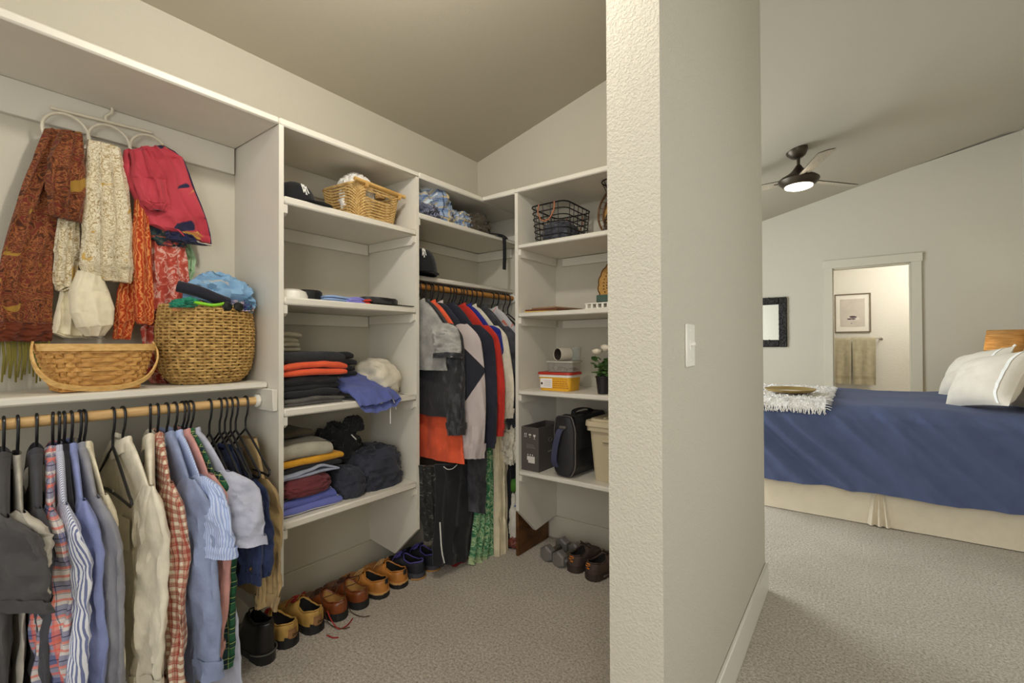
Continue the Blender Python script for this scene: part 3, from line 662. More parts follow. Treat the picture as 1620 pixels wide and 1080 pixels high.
scarf('snake_print_scarf', 'ivory snake-print scarf with gold flecks hanging from the middle ring', SNAKE,
      [('loop', [((136, 221), (192, 236)), ((132, 290), (203, 295)), ((128, 370), (211, 370)), ((126, 420), (213, 425)), ((134, 440), (206, 448), .7)], XS+.04, .040, 3.5, .010, 8),
       ('drop', [((92, 345), (126, 350)), ((84, 395), (126, 400)), ((84, 450), (120, 455)), ((88, 458), (100, 462))], XS+.012, .022, 3, .008, 9)])
t, t0 = scarf('rose_scarf', 'rose red scarf with a navy hem and bird motifs on the right ring', [ROSE, ROSE, NAVYEDGE],
      [('loop', [((196, 238), (258, 230)), ((193, 262), (288, 250)), ((205, 300), (306, 300)), ((226, 340), (325, 345)), ((236, 356), (331, 372)), ((262, 366), (333, 386), .5)], XS+.035, .040, 3.2, .010, 12),
       ('front_fold', [((206, 240), (236, 236)), ((208, 280), (262, 285)), ((222, 318), (270, 325)), ((236, 332), (262, 335), .4)], XS+.062, .034, 2, .010, 13),
       ('hem', [((262, 365), (305, 372)), ((262, 378), (312, 384)), ((278, 383), (334, 389), .6)], XS+.037, .030, 3.2, .008, 12)])
obj('edge', MB().tube([at(px, py, 'x', XS+.046)-t0 for px, py in ((258, 230), (276, 240), (290, 253), (299, 275), (308, 301), (318, 325), (326, 347), (332, 370), (334, 386))], .0026, 6), NAVYEDGE, t)
scarf('floral_scarf', 'navy floral scarf showing just below the rose scarf', FLORAL, [('drop', [((228, 350), (288, 354)), ((234, 372), (292, 375)), ((250, 388), (296, 392))], XS+.016, .022, 3, .007, 15)])
scarf('orange_scarf', 'orange scarf with wavy gold lines hanging between cream and coral scarves', ORNG,
      [('drop', [((212, 305), (232, 310)), ((208, 360), (236, 365)), ((210, 440), (240, 445)), ((212, 500), (243, 506)), ((216, 512), (236, 514))], XS+.036, .030, 2, .010, 17),
       ('back_drop', [((190, 440), (215, 445)), ((183, 480), (215, 482)), ((180, 512), (214, 508)), ((178, 536), (206, 537))], XS+.008, .018, 2.5, .008, 18)])
scarf('coral_scarf', 'coral bandana-print scarf trailing onto the shelf beside the seagrass basket', CORAL,
      [('drop', [((238, 368), (288, 372)), ((237, 410), (297, 410)), ((240, 450), (300, 450)), ((232, 490), (288, 492)), ((222, 520), (268, 524)), ((226, 560), (268, 565)), ((232, 598), (292, 603)), ((240, 606), (290, 607))], XS+.006, .030, 3, .009, 20)])
scarf('cream_scarf', 'plain cream jersey scarf looped in a pouch above the split-wood basket', CREAM,
      [('pouch', [((122, 428), (162, 440)), ((108, 462), (172, 462)), ((110, 495), (181, 490)), ((120, 518), (178, 514)), ((134, 532), (164, 531), .6)], XS+.03, .070, 2.2, .004, 23),
       ('drop', [((96, 455), (125, 455)), ((88, 490), (130, 490)), ((80, 526), (135, 532)), ((100, 534), (168, 536), .6)], XS+.004, .030, 2.5, .010, 24)])
scarf('green_rim', 'pale green curved rim showing behind the coral scarf', LGREEN, [('drop', [((284, 384), (301, 386)), ((288, 402), (309, 408)), ((290, 425), (308, 430)), ((292, 440), (302, 444))], XS-.03, .012, 2, .004, 26)])  # rim of a plate-like object, shaped here as a strip of hanging cloth

# ---------------------------------------------------------------- baskets on the long shelf
def band(path, wv, tv, closed=False):
    """flat strip swept along path; wv/tv = functions(point, tangent) giving half width and half thickness vectors"""
    P = [Vector(p) for p in path]; n = len(P); vs = []
    for i in range(n):
        tg = (P[(i+1) % n if closed or i < n-1 else i]-P[(i-1) % n if closed or i else 0]).normalized(); a = Vector(wv(P[i], tg)); b = Vector(tv(P[i], tg))
        vs += [P[i]+a+b, P[i]-a+b, P[i]-a-b, P[i]+a-b]
    fs = [(i*4+k, i*4+(k+1) % 4, ((i+1) % n)*4+(k+1) % 4, ((i+1) % n)*4+k) for i in range(n if closed else n-1) for k in range(4)]
    if not closed: fs += [(3, 2, 1, 0), tuple((n-1)*4+k for k in range(4))]
    m = MB(); uv = [(i*.01, k*.01) for i in range(n) for k in range(4)]; return m.add(vs, fs, uv)
SPLIT = wood('split_wood', (206, 158, 88), (168, 116, 56), .6, (14, 14, 40), .2); SPLIT2 = wood('split_wood_light', (222, 182, 114), (196, 150, 84), .55, (14, 14, 40), .15)
zs = 1.082
t = thing('split_wood_basket', 'half-round split-wood basket with a bail handle lying in front, on the long shelf', 'basket', (-1.985, .40, zs), .06)
def sbp(v, th, off=0):
    a = lerp(.100, .142, v**.7)+off; b = lerp(.050, .072, v**.7)+off; return Vector((b*sgp(math.cos(th), .55), a*sgp(math.sin(th), .55), .006+.138*v))
NS = 22
for r in range(9):
    v = (r+.5)/9*.93
    pth = [sbp(v, 2*PI*i/176, .0034*math.cos(NS*2*PI*i/176+PI*r)) for i in range(176)]
    obj('weaver', band(pth, lambda p, tg: (0, 0, .0066), lambda p, tg: tg.cross(Vector((0, 0, 1)))*.0009, True), SPLIT, t)
for k in range(NS):
    th = 2*PI*(k+.5)/NS
    pth = [sbp(i/27*.95, th, .0030*math.cos(PI*(i*9/27/.93)-PI/2+PI*(k+1))) for i in range(28)]
    tgt = (sbp(.5, th+.02)-sbp(.5, th-.02)).normalized()
    obj('stake', band(pth, lambda p, tg: tgt*.0105, lambda p, tg: tgt.cross(tg)*.0008), SPLIT, t)
for off in (.0045, -.0045):
    obj('rim', band([sbp(.96, 2*PI*i/80, off) for i in range(80)], lambda p, tg: (0, 0, .011), lambda p, tg: tg.cross(Vector((0, 0, 1)))*.0022, True), SPLIT2, t)
obj('base', MB().box((0, 0, .004), (.10, .20, .005), .002), SPLIT, t)
hp = spline([(.0, -.150, .150), (.03, -.158, .118), (.058, -.150, .070), (.080, -.118, .030), (.088, -.06, .013), (.090, 0, .009), (.088, .06, .015), (.080, .110, .040), (.058, .142, .085), (.03, .152, .120), (.0, .150, .150)], 6)
obj('handle', band(hp, lambda p, tg: Vector((.35, 0, .94))*.0075, lambda p, tg: tg.cross(Vector((.35, 0, .94))).normalized()*.0028), SPLIT2, t)
def sgrass(name, c1, c2, sc_=60):
    tt = NT(name, .75, 0, .25); n = tt.noise(sc_, 4); tt.col(tt.ramp(n, [(.3, lin(c2)), (.68, lin(c1))])); tt.bump(tt.noise(180, 2), .4, .001); return tt.m
SEAG = sgrass('seagrass', (206, 170, 104), (140, 104, 54))
t = thing('seagrass_basket', 'round woven seagrass basket full of swimwear on the long shelf', 'basket', (-2.035, .735, zs))
prof = [(0, .106), (.08, .128), (.2, .142), (.4, .150), (.7, .151), (.88, .146), (1, .141)]
m = MB(); NR = 26; HB = .285
for r in range(NR):
    v = r/(NR-1); rb = interp(prof, v); z = .006+HB*v
    m.tube([((rb+.0030*math.cos(17*a+PI*r)+.0016*nz(a*9, r*3.1))*math.cos(a)*.985, (rb+.0030*math.cos(17*a+PI*r)+.0016*nz(a*9, r*3.1))*math.sin(a)*1.06, z+.0012*math.sin(34*a+PI*r)+.002*nz(a*6, r)) for a in [2*PI*i/136 for i in range(136)]], [.0062*(.62+.38*abs(math.sin(8.5*a+PI*r/2))) for a in [2*PI*i/136 for i in range(136)]], 5, closed=True)
obj('woven_wall', m, SEAG, t)['kind'] = 'stuff'
m = MB()
for k in range(34):
    a = 2*PI*k/34; m.tube([(interp(prof, v)*math.cos(a)*.985, interp(prof, v)*math.sin(a)*1.06, .006+HB*v) for v in [i/12 for i in range(13)]], .0040, 5)
obj('stakes', m, SEAG, t)['kind'] = 'stuff'
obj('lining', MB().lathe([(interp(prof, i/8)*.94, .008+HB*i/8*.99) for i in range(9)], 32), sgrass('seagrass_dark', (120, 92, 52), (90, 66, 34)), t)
obj('base', MB().lathe([(0, .002), (.10, .002), (.106, .008), (0, .012)], 32), SEAG, t)
bz = zs+HB-.03
TRUNK = blotch('blue_trunks', [(.3, (24, 30, 40)), (.38, (118, 156, 190)), (.60, (130, 168, 198)), (.70, (214, 190, 150)), (.76, (30, 34, 46))], 12, .8, rough=.6).m
plain('patterned_shorts', lump(.21, .26, .145, 4, .30).xf(Matrix.Rotation(-.12, 4, 'X')), TRUNK, 'crumpled blue patterned swim trunks on top of the seagrass basket', 'shorts', (-2.03, .775, bz+.028))
m = MB().grid(lambda u, v: (.10*math.cos(PI*(u*.9+.05))*0+.005+.012*math.sin(u*7)*v+.05*math.sin(PI*u), -.075+.15*u, .05-.05*v-.030*u+.010*math.sin(6*u)), 30, 6)
obj_w = MB().tube(spline([(.055, -.085, .055), (.082, -.03, .040), (.088, .03, .016), (.075, .07, .006)], 8), [.021]*25, 10)
plain('swim_waistband', obj_w, cloth('ribbed_black', (38, 38, 46), bs=200, bump=.6), 'black ribbed waistband folded over the front of the seagrass basket', 'shorts', (-2.02, .70, bz+.048))
plain('swimsuit', lump(.22, .26, .06, 9, .3), cloth('black_swimsuit', (34, 34, 38)), 'black swimsuit lying at the rim of the seagrass basket under the trunks', 'swimsuit', (-2.035, .735, bz+.004))
plain('bikini', lump(.09, .10, .045, 12, .3), blotch('multi_print', [(.35, (40, 120, 100)), (.5, (60, 40, 120)), (.6, (220, 200, 190)), (.7, (30, 30, 40))], 40).m, 'small multicoloured swim top at the right rim of the seagrass basket', 'swimsuit', (-1.94, .815, bz+.022))
plain('bandana', lump(.09, .10, .04, 15, .35), cloth('teal_cloth', (40, 128, 100)), 'teal cloth poking out at the left rim of the seagrass basket', 'cloth', (-1.945, .635, bz+.024))
plain('peach_cloth', lump(.10, .13, .05, 18, .3), cloth('peach_cloth', (222, 150, 106)), 'peach cloth beneath the black waistband in the seagrass basket', 'cloth', (-1.975, .655, bz+.012))
LIME = plain_mat('lime_rubber', (128, 196, 40), .4)
t = thing('swim_goggles', 'lime green swim goggles lying on the front rim of the seagrass basket', 'goggles', (-1.902, .705, bz+.040))
obj('strap', MB().tube(spline([(-.012, -.055, .004), (.006, -.035, .0), (.012, -.008, -.004), (.012, .018, .0), (.004, .045, .008)], 8), .0058, 8), LIME, t)
for sy in (-1, 1): obj('lens', MB().lathe([(0, .006), (.014, .005), (.018, 0), (.015, -.006), (0, -.007)], 18, axis=(1, 0, .2)), plain_mat('dark_lens', (20, 24, 22), .15), t, (.012, .045+sy*.020+.02, -.004))
# ---------------------------------------------------------------- tower on the left wall
def wrap_strokes(strokes, fn, r, m=None):
    m = m or MB()
    for s in strokes: m.tube([fn(*p) for p in s], r, 6)
    return m
NYS = [[(-.9, -.75), (-.55, -.75)], [(-.72, -.75), (-.72, .55), (-.95, .62)], [(-.72, .5), (.62, -.72)], [(.62, -.85), (.62, .55), (.82, .60)], [(.45, .58), (.85, .58)],
       [(-.62, 1.0), (-.2, 1.0)], [(-.42, 1.0), (0, .15), (0, -1.05)], [(-.22, -1.05), (.22, -1.05)], [(.42, 1.0), (0, .15)], [(.2, 1.0), (.64, 1.0)]]
def ball_cap(label, loc, rz, mat, h=.115, logo=None, rot=None):
    t = thing('baseball_cap', label, 'cap', loc, rz, rot=rot)
    def dome(a, e):                      # a: azimuth from the bill (+y), e: 0 rim .. 1 top
        an = a; rr_ = math.cos(e*PI/2)**.72; fl = .93+.07*math.cos(6*an)*0
        x = .086*rr_*math.sin(an)*fl; y = .096*rr_*math.cos(an)*fl-.004
        z = .006+h*math.sin(e*PI/2)**.95*(1+.05*math.cos(an)*(1-e))
        z += nz(x*22, y*22, z*18)*.004; return Vector((x, y, z))
    obj('crown', MB().grid(lambda u, v: dome(2*PI*u, v), 48, 18), mat, t)
    obj('button', MB().lathe([(.0, .006), (.006, .004), (.008, 0)], 12), mat, t, dome(0, 1))
    m = MB()
    for k in range(6): m.tube([dome(PI/6+k*PI/3, e/10)*1.004 for e in range(11)], .0011, 5)
    obj('seams', m, mat, t)
    def bill(u, v):
        an = lerp(-1.15, 1.15, u); p = dome(an, .02); d = Vector((math.sin(an*.55), math.cos(an*.55), 0)); k = math.cos(an*1.25)**.5 if abs(an*1.25) < PI/2 else 0
        p = p+d*.070*k*v; return (p.x, p.y, .010+.010*(1-(2*u-1)**2)*(1-.6*v)-.004*v)
    m = MB().grid(bill, 24, 8); m.grid(lambda u, v: Vector(bill(u, v))-Vector((0, 0, .0035)), 24, 8, True); obj('bill', m, mat, t)
    if logo: obj('emblem', wrap_strokes(NYS, lambda px, py: dome(logo[0]+px*.20, logo[1]+py*.20)*1.012, .0024), WHT, t)
    return t
WHT = plain_mat('white_thread', (235, 233, 226), .6, var=.01)
BLKC = cloth('black_cap_cloth', (32, 32, 34), bs=300)
z1, z2, z3, z4 = TZ
ball_cap('black baseball cap with a white letter emblem beside the wicker basket', (-1.915, 1.020, z1), -.75, BLKC, h=.094, logo=(.70, .42))
WICK = sgrass('wicker', (222, 190, 128), (176, 138, 80)); POLE = wood('rattan_pole', (218, 178, 108), (184, 140, 76), .4)
t = thing('wicker_basket', 'pale rectangular wicker basket with a rattan pole handle on the top tower shelf', 'basket', (-1.965, 1.390, z1), .10)
def wk(v, th, off=0):
    return Vector(((.108+.022*v+off)*sgp(math.cos(th), .30), (.118+.024*v+off)*sgp(math.sin(th), .30), .006+.150*v))
NW = 24; NP = 208; m = MB()
for r in range(NW):
    v = r/(NW-1)
    m.tube([wk(v, 2*PI*i/NP, .0026*math.cos(26*2*PI*i/NP+PI*r)) for i in range(NP) if not (16 <= r <= 19 and abs(((2*PI*i/NP+PI) % (2*PI))-PI) < .20)] if not 16 <= r <= 19 else
           [wk(v, .20+(2*PI-.40)*i/190, .0026*math.cos(26*(.20+(2*PI-.40)*i/190)+PI*r)) for i in range(191)], .0036, 5, closed=not 16 <= r <= 19)
obj('woven_wall', m, WICK, t)['kind'] = 'stuff'
m = MB()
for k in range(52):
    th = 2*PI*(k+.5)/52
    if abs(((th+PI) % (2*PI))-PI) > .19: m.tube([wk(i/8, th) for i in range(9)], .0026, 5)
obj('stakes', m, WICK, t)['kind'] = 'stuff'
obj('rim', MB().tube([wk(1.03, 2*PI*i/80) for i in range(80)], .0065, 8, closed=True), WICK, t)
obj('base', MB().box((0, 0, .004), (.20, .22, .006), .002), WICK, t)
for sx in (1,):
    hd = obj('pole_handle', MB().tube([(sx*.137, -.158, .166), (sx*.137, 0, .166), (sx*.137, .158, .166)], .0095, 14), POLE, t)
    for sy in (-1, 1): obj('binding', MB().tube([(.0125*math.cos(a)+sx*.132, sy*.105+a*.0009, .160+.0155*math.sin(a)) for a in [i*.5 for i in range(52)]], .0022, 5), POLE, hd)
WAFF = cloth('white_waffle', (226, 222, 212), bs=90, bump=.8, bd=.004, wr=.3)
plain('waffle_towel', lump(.17, .17, .235, 31, .16, .03, flat=.9), WAFF, 'white waffle towel bulging out of the wicker basket', 'towel', (-1.945, 1.335, z1+.012))
plain('small_cloth', lump(.05, .05, .03, 33, .3), cloth('tan_cloth', (200, 160, 100)), 'small tan cloth at the right end of the wicker basket', 'cloth', (-1.93, 1.475, z1+.150))
# shelf 2
plain('small_box', MB().box((0, 0, .035), (.06, .05, .070), .002), plain_mat('kraft_card', (198, 160, 92), .8), 'small tan cardboard box at the back left of the second tower shelf', 'box', (-2.12, 1.100, z2))
plain('white_bowl', MB().lathe([(0, .040), (.030, .039), (.052, .030), (.060, .012), (.060, 0), (.054, 0), (0, .002)], 32), plain_mat('white_ceramic', (228, 224, 212), .35), 'upturned white bowl at the left end of the second tower shelf', 'bowl', (-1.865, .985, z2))
t = thing('round_case', 'black round leather case with a lid beside the white bowl', 'case', (-1.925, 1.085, z2))
LEA = plain_mat('black_leather', (30, 29, 30), .42, bump=.2, bs=260, bd=.0006)
obj('body', MB().lathe([(0, 0), (.056, 0), (.058, .004), (.058, .030)], 36), LEA, t); obj('lid', MB().lathe([(.060, .026), (.0605, .040), (.054, .047), (.030, .050), (0, .0505)], 36), LEA, t)
plain('folded_shirt', folded(.13, .20, .028, 3, 41), cloth('sky_blue_cotton', (140, 166, 206)), 'flat folded sky blue shirt on the second tower shelf', 'shirt', (-1.95, 1.185, z2))
plain('folded_shirt', folded(.085, .18, .035, 3, 43), cloth('violet_cotton', (128, 126, 200)), 'flat folded violet shirt next to the red cloth on the second tower shelf', 'shirt', (-1.935, 1.278, z2))
plain('folded_cloth', folded(.055, .14, .022, 2, 45), cloth('red_cotton', (206, 66, 50)), 'small folded red cloth between the violet shirt and coiled belt', 'cloth', (-1.915, 1.345, z2))
t = thing('leather_belt', 'black leather belt coiled on the right of the second tower shelf', 'belt', (-1.925, 1.47, z2+.002))
sp = [(( .050+.0060*a/(2*PI))*1.25*math.cos(a)*.9, (.050+.0060*a/(2*PI))*1.25*math.sin(a)*1.05, .021+.012*math.sin(a*.5)*(a/22)) for a in [i*.14 for i in range(150)]]
obj('strap', band(sp, lambda p, tg: (0, 0, .017), lambda p, tg: tg.cross(Vector((0, 0, 1)))*.0016), LEA, t)
obj('tongue', band(spline([(.07, -.10, .012), (.10, -.03, .006), (.112, .05, .003), (.112, .115, .003)], 8), lambda p, tg: Vector((1, 0, 0))*.013, lambda p, tg: (0, 0, .0015)), LEA, t)
obj('buckle', MB().tube([(.012+.018*sgp(math.cos(a), .5), -.105+.022*sgp(math.sin(a), .5), .006) for a in [2*PI*i/20 for i in range(20)]], .0026, 6, closed=True), plain_mat('dark_buckle', (60, 56, 52), .3, 1), t)
plain('leather_strap', MB().add(*(lambda b: (b.v, b.f, b.uv))(band(spline([(-.06, -.07, .012), (.0, -.03, .028), (.03, .02, .016), (.06, .08, .004)], 8), lambda p, tg: Vector((0, .3, 1)).normalized()*.010, lambda p, tg: Vector((1, 0, 0))*.002))), LEA, 'loose black strap lying in front of the coiled belt', 'belt', (-1.89, 1.385, z2+.006))
# shelf 3
def stack_item(name, label, cat, mat, y0, y1, zb, h, n, seed, xf=-1.832, depth=.30, **k):
    return plain(name, folded(y1-y0, depth, h, n, seed, **k), mat, label, cat, (xf-depth/2, (y0+y1)/2, zb))
DKG = cloth('dark_grey_jersey', (84, 82, 78), var=.2); BLK2 = cloth('washed_black_denim', (46, 46, 48), var=.15, bs=250); ORG = cloth('orange_fleece', (222, 92, 58)); BLK3 = cloth('soft_black_jersey', (40, 40, 42))
stack_item('folded_shirt', 'dark grey folded shirt at the bottom of the third-shelf stack', 'shirt', DKG, .928, 1.20, z3, .034, 2, 51, depth=.32)
stack_item('folded_jacket', 'black folded jacket just under the orange fleece on the third shelf', 'jacket', BLK3, .930, 1.185, z3+.035, .085, 3, 52, xf=-1.838, wob=1.6)
stack_item('folded_fleece', 'orange fleece folded twice in the middle of the third-shelf stack', 'sweater', ORG, .928, 1.215, z3+.121, .054, 2, 53, xf=-1.834)
stack_item('folded_jeans', 'black jeans folded on top of the orange fleece', 'trousers', BLK2, .928, 1.21, z3+.176, .046, 1, 54, xf=-1.836)
stack_item('folded_trousers', 'pair of black folded trousers behind the orange fleece, right of the jeans', 'trousers', BLK3, 1.175, 1.335, z3+.105, .048, 2, 55, xf=-1.93, depth=.22)
stack_item('folded_trousers', 'upper black folded trousers sticking out right of the jeans on the third shelf', 'trousers', BLK2, 1.10, 1.335, z3+.154, .062, 2, 56, xf=-1.935, depth=.22)
plain('folded_sweater', folded(.20, .21, .104, 4, 58), cloth('grey_sweater', (150, 146, 138)), 'grey sweater under the black trousers at the back of the third shelf', 'sweater', (-2.045, 1.235, z3))
stack_item('folded_khakis', 'beige khakis in four folds at the back left of the third shelf', 'trousers', cloth('beige_cotton', (206, 196, 172)), .928, 1.085, z3+.223, .085, 4, 57, xf=-1.985, depth=.19)
t = thing('drawstring_shorts', 'blue shorts with a white drawstring flopping over the third shelf edge', 'shorts', (-1.875, 1.345, z3))
SHB = cloth('slate_blue_cotton', (88, 98, 156), bs=350)
def sht(u, v):
    an = 2*PI*u; s = (1-math.cos(an))/2; side = math.sin(an); y = lerp(-.125, .105, s)+.05*(v-.5); x = lerp(-.11, .098, v); z = lerp(.10, .012, v**.8)+.020*sgp(side, .7)
    if x > .066: z -= (x-.066)*1.5*(1-.8*abs(s-.35))
    z += ridge(s*4+2, v*3, 1)*.007+nz(s*9, v*7, 3)*.005; z = max(z, .002+(.004 if side > 0 else 0)) if x < .07 else z
    return (x+nz(s*6, v*2)*.012, y, z), (s*.23, v*.2)
obj('body', MB().grid(sht, 48, 26), SHB, t)
obj('waistband', MB().grid(lambda u, v: sht(u, .93+.10*v), 48, 4), SHB, t)
m = MB(); m.tube(spline([(.084, .072, .010), (.088, .078, -.03), (.087, .079, -.075), (.086, .080, -.125)], 6), .0021, 6); m.tube(spline([(.084, .085, .010), (.090, .098, -.02), (.090, .112, -.060)], 6), .0021, 6)
obj('drawstring', m, WHT, t)
plain('fleece_blanket', lump(.30, .205, .170, 61, .12, .025, flat=.5, e=.65, freq=2.2), cloth('oatmeal_fleece', (206, 198, 178), bs=160, bump=.6, bd=.002), 'oatmeal fleece bundled at the right end of the third tower shelf', 'blanket', (-1.985, 1.480, z3+.012))
plain('striped_cloth', folded(.16, .22, .012, 2, 62), striped('white_dark_stripe', (216, 212, 202), [('v', .012, .4, 0, (60, 58, 66), .9)]), 'thin striped cloth beneath the oatmeal fleece', 'cloth', (-1.94, 1.49, z3))
# shelf 4
plain('striped_towel', folded(.255, .30, .068, 2, 71, wob=2.4), striped('blue_white_stripe', (104, 112, 178), [('v', .046, .22, .1, (228, 222, 204), 1), ('v', .046, .4, .45, (92, 100, 168), 1)]), 'blue towel with white stripes at the bottom left of the fourth shelf', 'towel', (-1.985, 1.060, z4))
plain('rolled_sweater', lump(.20, .235, .085, 72, .12, .03, e=.55, flat=.6), cloth('maroon_knit', (108, 54, 58), bs=160, bump=.6), 'maroon knit sweater rolled on top of the striped towel', 'sweater', (-1.925, 1.050, z4+.066))
plain('folded_shirt', folded(.26, .30, .022, 2, 73, wob=1.8), cloth('pale_blue_grey', (150, 156, 172)), 'pale blue-grey shirt folded between the maroon roll and the black top', 'shirt', (-2.00, 1.065, z4+.142))
plain('black_shirt', folded(.30, .29, .024, 1, 74, wob=1.8), BLK3, 'black top folded under the mustard shirt on the fourth shelf', 'shirt', (-2.00, 1.07, z4+.165))
plain('folded_shirt', folded(.29, .28, .032, 1, 75, wob=1.8), cloth('mustard_cotton', (206, 150, 46)), 'mustard yellow shirt folded under the khaki trousers', 'shirt', (-1.99, 1.075, z4+.189))
m = folded(.245, .30, .070, 1, 76, wob=2, sag=.02); plain('folded_trousers', m, cloth('grey_khaki', (166, 160, 142), bs=300), 'grey-khaki trousers folded on top of the fourth-shelf stack', 'trousers', (-1.99, 1.046, z4+.215), rot=(0, -.06, 0))
plain('folded_trousers', folded(.21, .21, .030, 1, 77, wob=2), cloth('dark_olive', (92, 84, 66)), 'dark olive trousers lying above the grey-khaki pair', 'trousers', (-2.06, 1.030, z4+.292))
CORD = cloth('navy_corduroy', (54, 56, 66), bs=200, var=.15)
plain('corduroy_trousers', lump(.33, .30, .20, 81, .15, .010, e=.6, flat=.55), CORD, 'big navy corduroy trousers crumpled at the right of the fourth shelf', 'trousers', (-1.985, 1.440, z4))
plain('corduroy_roll', lump(.22, .15, .135, 82, .12, .010, e=.65, flat=.6), CORD, 'rolled navy corduroy leg resting at the fourth shelf front, beside the towel', 'trousers', (-1.925, 1.268, z4))
t = thing('hooded_top', 'black hooded top with white cord tips behind the navy corduroys', 'sweater', (-2.06, 1.315, z4+.14))
obj('body', lump(.24, .24, .17, 83, .25, .05), BLK3, t); obj('hood', lump(.11, .11, .075, 84, .25), BLK3, t, (.03, .07, .130))
for i in (0, 1): obj('cord_tip', MB().tube([(.105, .01+.012*i, .125-.012*i), (.112, .02+.012*i, .110-.012*i)], .0028, 6), WHT, t)

# ---------------------------------------------------------------- shoes on the carpet
def leather(name, c, rough=.42, c2=None): return plain_mat(name, c, rough, var=.16, vs=18, bump=.15, bs=160, bd=.0008, spec=.5)
SOLEB = plain_mat('black_rubber_sole', (34, 33, 32), .6, bump=.3, bs=90); DARKL = plain_mat('dark_lining', (30, 27, 25), .9); TANL = plain_mat('tan_lining', (180, 140, 78), .8)
HX = -1.852
RUB = plain_mat('black_rubber', (30, 30, 31), .32, spec=.5)
for y, l in ((.895, 'black rubber boot at the left end of the shoe row, beside the hiking shoes'),):
    t = shoe('rubber_boot', l, (-1.822, y-.020, 0), PI/2+.05, .28, .088, RUB, RUB, DARKL, None, hc=.085, hs=.030, heel=.012, shaft=.075, ankle=.50, toe_h=.07)
    obj('foxing_band', MB().tube([(.049*math.sin(a), .055-.058*math.cos(a), .040) for a in [-1.5+3*i/16 for i in range(17)]], .0030, 6), plain_mat('grey_rubber_band', (92, 90, 84), .5), t)
HIKE = leather('tan_nubuck', (186, 146, 74), .7); HIKE2 = leather('brown_nubuck', (142, 102, 62), .7); REDL = plain_mat('red_lace', (156, 40, 32), .8)
for y, a, l in ((.982, .12, 'left tan hiking shoe with red laces and a brown heel'), (1.092, .02, 'right tan hiking shoe with red laces, next to the brown dress shoe')):
    t = shoe('hiking_shoe', l, (-1.848, y, 0), PI/2+a, .295, .106, HIKE, SOLEB, DARKL, REDL, hc=.098, hs=.030, heel=.010, toe_h=.058)
    def hq(u, v): a_ = lerp(-1.75, 1.75, u); return (.0375*math.sin(a_)*(1.03-.10*v), .052-.056*math.cos(a_)*(1.0-.02*v), .036+.034*v+.006*math.cos(a_*2)*v)
    obj('heel_counter', MB().grid(hq, 24, 6), HIKE2, t)
    obj('sole_rand', MB().grid(lambda u, v: (.0395*math.sin(lerp(-1.6, 1.6, u))*1.03, .052-.0585*math.cos(lerp(-1.6, 1.6, u)), .012+.030*v*(1-.75*math.exp(-((u-.5)*9)**2)*1.1+.25*abs(2*u-1))), 28, 5), SOLEB, t)
    obj('heel_lettering', text_mb('Danner', .015, .0004).xf(frame((.012, -.0068, .052), (1, .12, 0), (0, 0, 1))), plain_mat('dark_print', (40, 30, 24), .8) if y < 1 else bpy.data.materials['dark_print'], t)
m = MB(); m.tube(spline([(-1.875, 1.150, .055), (-1.845, 1.148, .03), (-1.800, 1.155, .004), (-1.790, 1.190, .004), (-1.815, 1.235, .004)], 8), .0026, 6); m.tube(spline([(-1.80, 1.10, .004), (-1.765, 1.105, .004), (-1.745, 1.120, .004)], 6), .0026, 6)
plain('shoe_lace', m, REDL, 'loose red lace lying on the carpet by the hiking shoes', 'lace')
DRS = leather('chestnut_leather', (126, 66, 32), .30); BRL = plain_mat('brown_lace', (72, 46, 30), .8)
for y, a, l in ((1.212, .10, 'left chestnut leather dress shoe with long loose brown laces'), (1.322, .02, 'right chestnut leather dress shoe, between its mate and the tan shoes')):
    t = shoe('dress_shoe', l, (-1.846, y, 0), PI/2+a, .30, .102, DRS, SOLEB, TANL, BRL, hc=.086, hs=.026, heel=.016, toe_h=.050)
    m = MB().tube(spline([(.0, .155, .088), (-.03, .12, .105), (-.055, .07, .06), (-.062, .02, .008), (-.055, -.05, .004), (-.03, -.075, .004)], 8), .0020, 6); m.tube(spline([(.0, .155, .088), (.03, .09, .112), (-.01, .05, .108), (-.045, .09, .09)], 8), .0020, 6)
    obj('loose_lace', m, BRL, t)
TAN = leather('tan_leather', (188, 124, 56), .5); WELT = plain_mat('tan_welt', (206, 160, 96), .6); TANLC = plain_mat('tan_lace', (200, 160, 104), .8)
for y, a, l in ((1.442, .14, 'left tan oxford with a black tab on its heel'), (1.556, .04, 'right tan oxford with a black tab, beside the dark trainer')):
    shoe('oxford_shoe', l, (-1.842, y, 0), PI/2+a, .30, .108, TAN, SOLEB, DARKL, TANLC, hc=.088, hs=.024, heel=.006, toe_h=.056, welt=WELT, tab=SOLEB)
TRN = plain_mat('black_trainer_mesh', (38, 38, 44), .7, bump=.4, bs=140); PUR = plain_mat('purple_trim', (92, 84, 160), .6)
for y, a, l in ((1.672, .10, 'black trainer with purple trim between the tan oxford and black trousers'), (1.780, .0, 'second black trainer half hidden under the black trousers')):
    t = shoe('trainer', l, (-1.835, y, 0), PI/2+a, .29, .102, TRN, plain_mat('grey_sole', (72, 72, 78), .6) if y < 1.7 else bpy.data.materials['grey_sole'], DARKL, PUR, hc=.092, hs=.030, heel=.004, toe_h=.056, cap=PUR)
    obj('gum_tread', MB().tube([(.047*math.sin(a_), .05-.053*math.cos(a_), .005) for a_ in [-1.4+2.8*i/14 for i in range(15)]], .0045, 6), plain_mat('gum_rubber', (176, 128, 66), .6), t)

